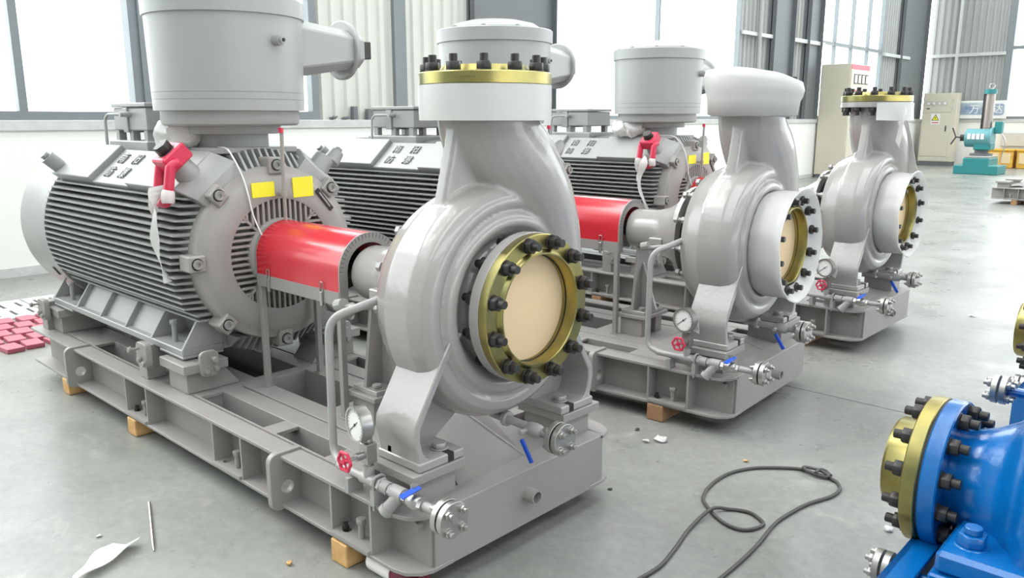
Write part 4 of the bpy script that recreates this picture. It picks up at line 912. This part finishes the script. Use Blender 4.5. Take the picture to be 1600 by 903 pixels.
# drain covers and loose pink blocks by the wall
dr = Vector((-5.42, 0.0, 0))
DL = ('at the left picture edge behind the pink blocks', 'between the pink blocks and the white wall', 'half hidden behind the nearest motor foot')
for k in range(1, 4):
    y0 = -0.75 + 0.62 * k; holes = []
    for r_ in range(2):
        for q_ in range(5):
            cx_ = -5.60 + 0.30 * r_; cy_ = y0 + 0.07 + 0.12 * q_; holes.append([(cx_ - 0.10, cy_ - 0.014), (cx_ + 0.10, cy_ - 0.014), (cx_ + 0.10, cy_ + 0.014), (cx_ - 0.10, cy_ + 0.014)])
    t = thing('drain_cover', (-5.45, y0 + 0.305, 0), 'pale slotted drain cover ' + DL[k - 1], 'drain cover', 'drain covers along the wall')
    part('cover', MB().prism([(-5.80, y0 + 0.004), (-5.10, y0 + 0.004), (-5.10, y0 + 0.606), (-5.80, y0 + 0.606)], 'z', 0.001, 0.012, holes), 'cover_slab', t)
    part('slot_shade', MB().box(-5.79, -5.11, y0 + 0.01, y0 + 0.60, 0.0006, 0.0018), 'dark_void', t)  # near-black sheet painting the dark inside the drain slots
BR = [(-4.165, -0.035), (-4.185, 0.098), (-4.16, 0.24), (-4.38, -0.085), (-4.385, 0.050), (-4.365, 0.19), (-4.585, 0.020), (-4.575, 0.152), (-4.59, 0.290), (-4.785, 0.085), (-4.77, 0.222), (-4.78, 0.362), (-4.985, 0.150), (-4.97, 0.295), (-4.975, 0.435)]
bm_ = mesh(MB().box(-0.085, 0.085, -0.054, 0.054, 0, 0.030), 'pink_brick', 0.003)
for k, (x, y) in enumerate(BR):
    o = bpy.data.objects.new('rubber_block', bm_); C.objects.link(o); o.location = (x, y, 0.0005); o.rotation_euler = (0, 0, random.uniform(-0.09, 0.09))
    tag(o, 'loose flat pink block scattered on the floor near the drain covers', 'block', 'pink blocks by the drain covers')

# ================================================================== background equipment
def tall_cabinet():
    t = thing('control_cabinet', (-6.55, 20.15, 0), 'tall plain cream control cabinet with red strip beside the window', 'cabinet')
    x0, x1, y0, y1, z1 = -6.95, -6.2, 19.4, 20.7, 2.85
    part('body', MB().box(x0, x1, y0, y1, 0.08, z1), 'cabinet_cream', t, 0.01); part('plinth', MB().box(x0 + 0.02, x1 - 0.02, y0 + 0.02, y1 - 0.02, 0, 0.08), 'column_grey', t)
    part('header', MB().box(x1, x1 + 0.012, y0 + 0.02, y1 - 0.02, 2.72, 2.83), 'red_plastic', t)
    for a, b in ((y0 + 0.02, y1 - 0.02),):
        d_ = part('door', MB().box(x1, x1 + 0.02, a, b, 0.12, 2.70), 'cabinet_cream', t, 0.004)
        for q_ in range(4):
            f_ = part('meter', MB().box(x1 + 0.02, x1 + 0.035, a + 0.18 + 0.25 * q_, a + 0.35 + 0.25 * q_, 2.36, 2.60), 'ink', d_); part('meter_face', MB().box(x1 + 0.035, x1 + 0.038, a + 0.20 + 0.25 * q_, a + 0.33 + 0.25 * q_, 2.385, 2.575), 'dial_white', f_)
        part('red_caption', MB().box(x1 + 0.02, x1 + 0.023, a + 0.15, a + 0.50, 2.18, 2.22), 'red_plastic', d_); part('handle', MB().box(x1 + 0.02, x1 + 0.045, b - 0.10, b - 0.07, 1.2, 1.4), 'ink', d_)
tall_cabinet()
def small_cabinet():
    t = thing('power_cabinet', (-6.25, 27.5, 0), 'cream power cabinet with four dials and warning triangle at the back wall', 'cabinet')
    x0, x1, y0, y1 = -6.78, -5.78, 27.3, 27.75
    part('body', MB().box(x0, x1, y0, y1, 0.13, 2.30), 'cabinet_cream', t, 0.01); part('plinth', MB().box(x0 + 0.02, x1 - 0.02, y0 + 0.02, y1, 0, 0.13), 'column_grey', t)
    part('top_panel', MB().box(x0 + 0.03, x1 - 0.15, y0 - 0.015, y0, 1.70, 2.26), 'cabinet_cream', t, 0.004); d_ = part('door', MB().box(x0 + 0.03, x1 - 0.15, y0 - 0.015, y0, 0.30, 1.69), 'cabinet_cream', t, 0.004)
    part('kick_panel', MB().box(x0 + 0.03, x1 - 0.03, y0 - 0.012, y0, 0.15, 0.28), 'cabinet_cream', t, 0.004)
    for q_ in range(4):
        f_ = part('dial', MB().cyl((x0 + 0.17 + 0.165 * q_, y0 - 0.015, 1.98), (x0 + 0.17 + 0.165 * q_, y0 - 0.035, 1.98), 0.058, n=20), 'stainless', t); part('dial_face', MB().cyl((x0 + 0.17 + 0.165 * q_, y0 - 0.035, 1.98), (x0 + 0.17 + 0.165 * q_, y0 - 0.038, 1.98), 0.046, n=20), 'dial_white', f_)
    part('name_plate', MB().box(x0 + 0.12, x0 + 0.22, y0 - 0.02, y0 - 0.014, 1.80, 1.83), 'ink', t)
    w_ = part('warning_sign', MB().box(x0 + 0.28, x0 + 0.55, y0 - 0.020, y0 - 0.014, 1.32, 1.66), 'dial_white', d_); cx_ = x0 + 0.415
    part('triangle', MB().prism([(cx_ - 0.115, 1.44), (cx_ + 0.115, 1.44), (cx_, 1.64)], 'y', y0 - 0.024, y0 - 0.020), 'ink', w_)
    part('caption', MB().box(cx_ - 0.10, cx_ + 0.10, y0 - 0.022, y0 - 0.020, 1.36, 1.39), 'red_plastic', d_)
    tr = part('triangle_field', MB().prism([(cx_ - 0.085, 1.457), (cx_ + 0.085, 1.457), (cx_, 1.605)], 'y', y0 - 0.027, y0 - 0.024), 'yellow_label', d_)
    part('bolt_symbol', MB().prism([(cx_ + 0.012, 1.575), (cx_ - 0.025, 1.52), (cx_ - 0.002, 1.52), (cx_ - 0.012, 1.468), (cx_ + 0.025, 1.53), (cx_ + 0.002, 1.53)], 'y', y0 - 0.029, y0 - 0.027), 'ink', d_)
    part('handle', MB().box(x1 - 0.27, x1 - 0.24, y0 - 0.03, y0 - 0.014, 1.10, 1.28), 'ink', d_)
    for z in (1.75, 2.0): part('hinge', MB().box(x1 - 0.12, x1 - 0.10, y0 - 0.012, y0, z, z + 0.12), 'stainless', t)
small_cabinet()
sg_ = thing('wall_sign', (-5.35, 27.9, 1.5), 'white board with blue paint and white characters leaning on the back wall', 'sign')
part('board', MB().box(-5.98, -4.50, 27.90, 27.93, 1.5, 2.06), 'dial_white', sg_, 0.003)
part('blue_field', MB().prism(rrect(-5.97, -5.10, 1.62, 2.0, 0.10), 'y', 27.896, 27.90), 'sign_blue', sg_); part('blue_field', MB().prism(rrect(-4.97, -4.57, 1.60, 1.96, 0.08), 'y', 27.896, 27.90), 'sign_blue', sg_)
for c_, x in (('万', -5.41), ('达', -4.75)):
    put('character', text_mesh(c_, 0.30, 0.003, 'dial_white'), Matrix.Translation((x, 27.893, 1.78)) @ Matrix.Rotation(PI / 2, 4, 'X'), sg_)
# teal drilling machine
dm_ = thing('drilling_machine', (-4.1, 23.9, 0), 'teal column drilling machine on a stepped base near the back wall', 'machine')
m = MB().prism([(-4.68, 0.0), (-3.60, 0.0), (-3.60, 0.24), (-3.82, 0.24), (-3.82, 0.44), (-4.46, 0.44), (-4.46, 0.24), (-4.68, 0.24)], 'y', 23.4, 24.4)
part('base', m, 'teal', dm_, 0.015); part('table', MB().box(-4.44, -3.84, 23.42, 24.38, 0.44, 0.50), 'stainless', dm_, 0.01)
part('pedestal', MB().cyl((-4.12, 23.8, 0.50), (-4.12, 23.8, 0.56), 0.28, n=28).cyl((-4.12, 23.8, 0.56), (-4.12, 23.8, 0.80), 0.17, n=24), 'column_grey', dm_)
hb = part('head', MB().cyl((-4.52, 23.75, 0.98), (-3.92, 23.75, 0.98), 0.25, n=28).cyl((-3.92, 23.75, 0.98), (-3.86, 23.75, 0.98), 0.29, n=28), 'teal_pale', dm_, 0.008)
for q_ in range(4): part('label', MB().box(-4.44 + 0.11 * q_, -4.36 + 0.11 * q_, 23.49, 23.505, 0.95, 1.10), 'dial_white', hb)
part('gear_box', MB().box(-4.28, -3.85, 23.55, 24.0, 0.66, 0.86), 'teal', dm_, 0.02)
part('handle', MB().tube([(-4.52, 23.7, 0.98), (-4.75, 23.6, 1.0), (-4.85, 23.6, 1.25)], 0.02, 8).tube([(-4.75, 23.6, 1.0), (-4.86, 23.6, 0.80)], 0.02, 8).cyl((-4.65, 23.65, 0.98), (-4.52, 23.7, 0.98), 0.09, n=14), 'black_bolt', dm_)
mat('drill_column', (0.33, 0.29, 0.27), 0.35, metal=0.6)
part('column', MB().cyl((-4.06, 23.85, 1.1), (-4.06, 23.85, 2.16), 0.115, n=28), 'drill_column', dm_); part('rack', MB().box(-4.215, -4.18, 23.78, 23.86, 1.1, 2.16), 'black_bolt', dm_)
part('column_cap', MB().cyl((-4.07, 23.85, 2.16), (-4.07, 23.85, 2.28), 0.155, n=28), 'teal', dm_)
part('eye_ring', MB().tube([(-4.05 + 0.07 * math.cos(2 * PI * k / 16), 23.85, 2.36 + 0.07 * math.sin(2 * PI * k / 16)) for k in range(17)], 0.012, 6), 'stainless', dm_)
part('switch_box', MB().box(-3.86, -3.68, 23.75, 23.95, 1.10, 1.42), 'teal', dm_, 0.01); part('hose', MB().tube(spline([(-3.70, 23.8, 1.12), (-3.56, 23.75, 0.9), (-3.60, 23.72, 0.5), (-3.62, 23.7, 0.30)]), 0.015, 6), 'stainless', dm_)
for k, x in enumerate((-5.05, -3.95)):
    t = thing('yellow_crate', (x + 0.5, 27.5, 0), 'yellow-orange crate %s' % ('behind the drilling machine, left of the pair' if k == 0 else 'at the back wall, right of the drilling machine'), 'crate', 'yellow crates')
    part('box', MB().box(x, x + 1.0, 27.3, 27.8, 0.0, 0.52), 'yellow_crate', t, 0.02); part('rim', MB().box(x - 0.03, x + 1.03, 27.27, 27.83, 0.52, 0.58), 'yellow_crate', t, 0.01)
    for q_ in range(3): part('panel', MB().box(x + 0.06 + 0.32 * q_, x + 0.30 + 0.32 * q_, 27.285, 27.302, 0.14, 0.46), 'pale_orange', t, 0.005)
single('wall_panel', MB().box(-4.55, -3.70, 27.92, 27.98, 0.66, 1.06), 'cover_slab', (-4.1, 27.95, 0.66), 'pale greenish board leaning above the yellow crates', 'board')
# bits on the window ledge
for y, w_, h_, lb in ((4.90, 0.07, 0.17, 'narrow dark block standing on the window ledge'), (5.16, 0.13, 0.14, 'wide dark block standing on the window ledge')):
    single('dark_block', MB().box(-7.06, -6.99, y - w_ / 2, y + w_ / 2, SILL, SILL + h_), 'column_grey', (-7.02, y, SILL), lb, 'block', bevel=0.004)
for y, lb in ((4.58, 'dark rag lying on the ledge near the window frame'), (4.76, 'dark rag lying on the ledge next to the blocks')):
    bm = bmesh.new(); bmesh.ops.create_icosphere(bm, subdivisions=3, radius=0.05); me = bpy.data.meshes.new('rag')
    for v in bm.verts: v.co.z *= 0.4
    bm.to_mesh(me); bm.free(); crumple(me, 0.02, 18, y); zl = min(v.co.z for v in me.vertices); me.transform(Matrix.Translation((0, 0, -zl))); me.materials.append(MATS['column_grey']); finish(me, 50)
    o = bpy.data.objects.new('rag', me); C.objects.link(o); o.location = (-7.02, y, SILL); tag(o, lb, 'rag')
# bare tree outside the big window
tr = thing('bare_tree', (-14.5, 23.5, 0), 'haze-paled bare tree trunk and branches outside the big window', 'tree')
part('trunk', MB().tube(spline([(-14.5, 23.7, 0), (-14.5, 23.6, 2.0), (-14.5, 23.3, 3.6), (-14.5, 22.9, 5.0), (-14.5, 22.6, 7.5)], 4), 0.16, 10), 'bark_hazed', tr)
part('branch', MB().tube(spline([(-14.5, 23.7, 1.5), (-14.4, 24.1, 3.4), (-14.3, 23.9, 4.5), (-14.2, 23.7, 6.0)], 4), 0.09, 8), 'bark_hazed', tr); part('branch', MB().tube(spline([(-14.4, 24.2, 3.2), (-14.3, 24.2, 4.2), (-14.2, 24.6, 5.2), (-14.1, 24.8, 7.0)], 4), 0.075, 8), 'bark_hazed', tr)

# ================================================================== blue pumps at the right
BLUE = []
BYC, BAZ = 0.98, 0.47
bb = thing('blue_base_frame', (1.9, BYC, 0), 'blue painted channel base frame under the near blue pump', 'base frame', 'blue base frames'); BLUE.append(bb)
for y0, y1 in ((0.42, 0.50), (1.46, 1.54)): part('side_rail', MB().box(1.15, 3.2, y0, y1, 0.06, 0.30), 'blue_paint', bb, 0.004)
part('end_rail', MB().box(1.15, 1.17, 0.50, 1.46, 0.06, 0.30).box(1.15, 1.225, 0.50, 1.46, 0.287, 0.30), 'blue_paint', bb, 0.002)
part('cross_rail', MB().box(1.62, 1.70, 0.50, 1.46, 0.08, 0.30), 'blue_paint', bb, 0.004)
for x in (1.35, 2.6): part('skid_foot', MB().box(x - 0.06, x + 0.06, 0.42, 1.54, 0.0, 0.062), 'blue_paint', bb)
for y0 in (0.59, 1.11): part('pedestal', MB().box(1.262, 1.62, y0, y0 + 0.26, 0.08, 0.345), 'blue_paint', bb, 0.006)
bp = thing('blue_pump', (1.45, BYC, 0.345), 'bright blue pump with gold inlet flange beside the near floor cable', 'pump', 'blue pumps'); BLUE.append(bp)
m = MB(); m.lathe([(1.20, 0), (1.20, 0.145), (1.24, 0.145), (1.30, 0.165), (1.36, 0.20), (1.40, 0.26), (1.46, 0.30), (1.60, 0.31), (1.70, 0.27), (1.72, 0)], (0, BYC, BAZ), (1, 0, 0), 56)
m.tube([(1.53, BYC + 0.25 * math.cos(t_), BAZ + 0.25 * math.sin(t_)) for t_ in [R(-80 + 20 * k) for k in range(17)]], [0.08 + 0.003 * k for k in range(17)], 20)
m.cyl((1.53, BYC, BAZ), (1.53, BYC, 1.0), 0.13, 0.12, n=32)
put('casing', evaluated(m, 'blue_paint', [('REMESH', dict(mode='VOXEL', voxel_size=0.011)), ('SMOOTH', dict(factor=0.5, iterations=5))], 180), None, bp)
part('inlet_flange', MB().lathe([(1.172, 0.12), (1.172, 0.216), (1.176, 0.220), (1.215, 0.220), (1.219, 0.216), (1.219, 0.12)], (0, BYC, BAZ), (1, 0, 0), 72), 'blue_paint', bp)
part('outlet_flange', MB().lathe([(0.985, 0), (0.985, 0.185), (0.99, 0.19), (1.02, 0.19), (1.025, 0.185), (1.025, 0)], (1.53, BYC, 0), (0, 0, 1), 56), 'blue_paint', bp)
part('gasket', MB().ring((1.166, BYC, BAZ), (1.173, BYC, BAZ), 0.214, 0.12, 64), 'ink', bp)
bg_ = part('blank_flange', MB().lathe([(1.166, 0), (1.166, 0.217), (1.163, 0.220), (1.128, 0.220), (1.125, 0.217), (1.125, 0.150), (1.112, 0.142), (1.055, 0.138), (1.045, 0.130), (1.045, 0.115), (1.09, 0.112), (1.09, 0)], (0, BYC, BAZ), (1, 0, 0), 96), 'gold', bp, label='gold passivated blank flange')
for k in range(12):
    a = R(30 * k + 15); q = Vector((0, math.cos(a), math.sin(a))) * 0.188
    put('stud_nut', H['stud'], frame(Vector((1.125, BYC, BAZ)) + q, (-1, 0, 0)), bg_); put('stud_nut', H['stud'], frame(Vector((1.219, BYC, BAZ)) + q, (1, 0, 0)), bg_)
for s in (0, 1):
    m = MB().prism([(0.60, 0.345), (0.84, 0.345), (0.84, 0.408), (0.60, 0.408)], 'x', 1.272, 1.60); m.prism([(0.66, 0.40), (0.88, 0.40), (0.88, 0.66), (0.80, 0.60)], 'x', 1.43, 1.58)
    if s: m.mirror_y(BYC)
    lg = part('pump_foot', m, 'blue_paint', bp, 0.012)
    y = 0.69 if s == 0 else 2 * BYC - 0.69
    part('anchor_bolt', MB().cyl((1.335, y, 0.405), (1.335, y, 0.411), 0.042, n=24).hexp((1.335, y, 0.411), (0, 0, 1), 0.036, 0.032).cyl((1.335, y, 0.443), (1.335, y, 0.462), 0.022, n=20), 'blue_paint', lg, 0.002)
pp_ = part('vent_pipe', MB().tube(rpath([(1.42, 1.20, 0.60), (1.42, 1.30, 0.66), (1.26, 1.30, 0.66)], 0.04), 0.015, 10), 'blue_paint', bp); f_ = part('flange_pair', MB().cyl((1.26, 1.30, 0.66), (1.244, 1.30, 0.66), 0.045, n=24).cyl((1.236, 1.30, 0.66), (1.22, 1.30, 0.66), 0.045, n=24), 'stainless', pp_)
for k in range(4):
    q = Vector((0, 0.031 * math.cos(PI / 4 + k * PI / 2), 0.031 * math.sin(PI / 4 + k * PI / 2)))
    put('flange_bolt', H['bolt12s'], frame(Vector((1.22, 1.30, 0.66)) + q, (-1, 0, 0)), f_); put('flange_bolt', H['bolt12s'], frame(Vector((1.26, 1.30, 0.66)) + q, (1, 0, 0)), f_)
dn = part('drain_pipe', MB().cyl((1.36, 0.70, 0.26), (1.14, 0.70, 0.26), 0.014, n=12), 'blue_paint', bp); f_ = part('flange_pair', MB().cyl((1.145, 0.70, 0.26), (1.128, 0.70, 0.26), 0.045, n=24).cyl((1.120, 0.70, 0.26), (1.103, 0.70, 0.26), 0.045, n=24), 'stainless', dn)
for k in range(4): put('flange_bolt', H['bolt12s'], frame(Vector((1.103, 0.70 + 0.031 * math.cos(PI / 4 + k * PI / 2), 0.26 + 0.031 * math.sin(PI / 4 + k * PI / 2))), (-1, 0, 0)), f_)
for t, lb in zip(list(BLUE), ('blue base frame under the second blue pump at the right edge', 'second blue pump at the right edge with its gold inlet flange')):
    c = copy_tree(t); c.location = Vector(t.location) + Vector((-0.085, 2.10, 0)); c['label'] = lb
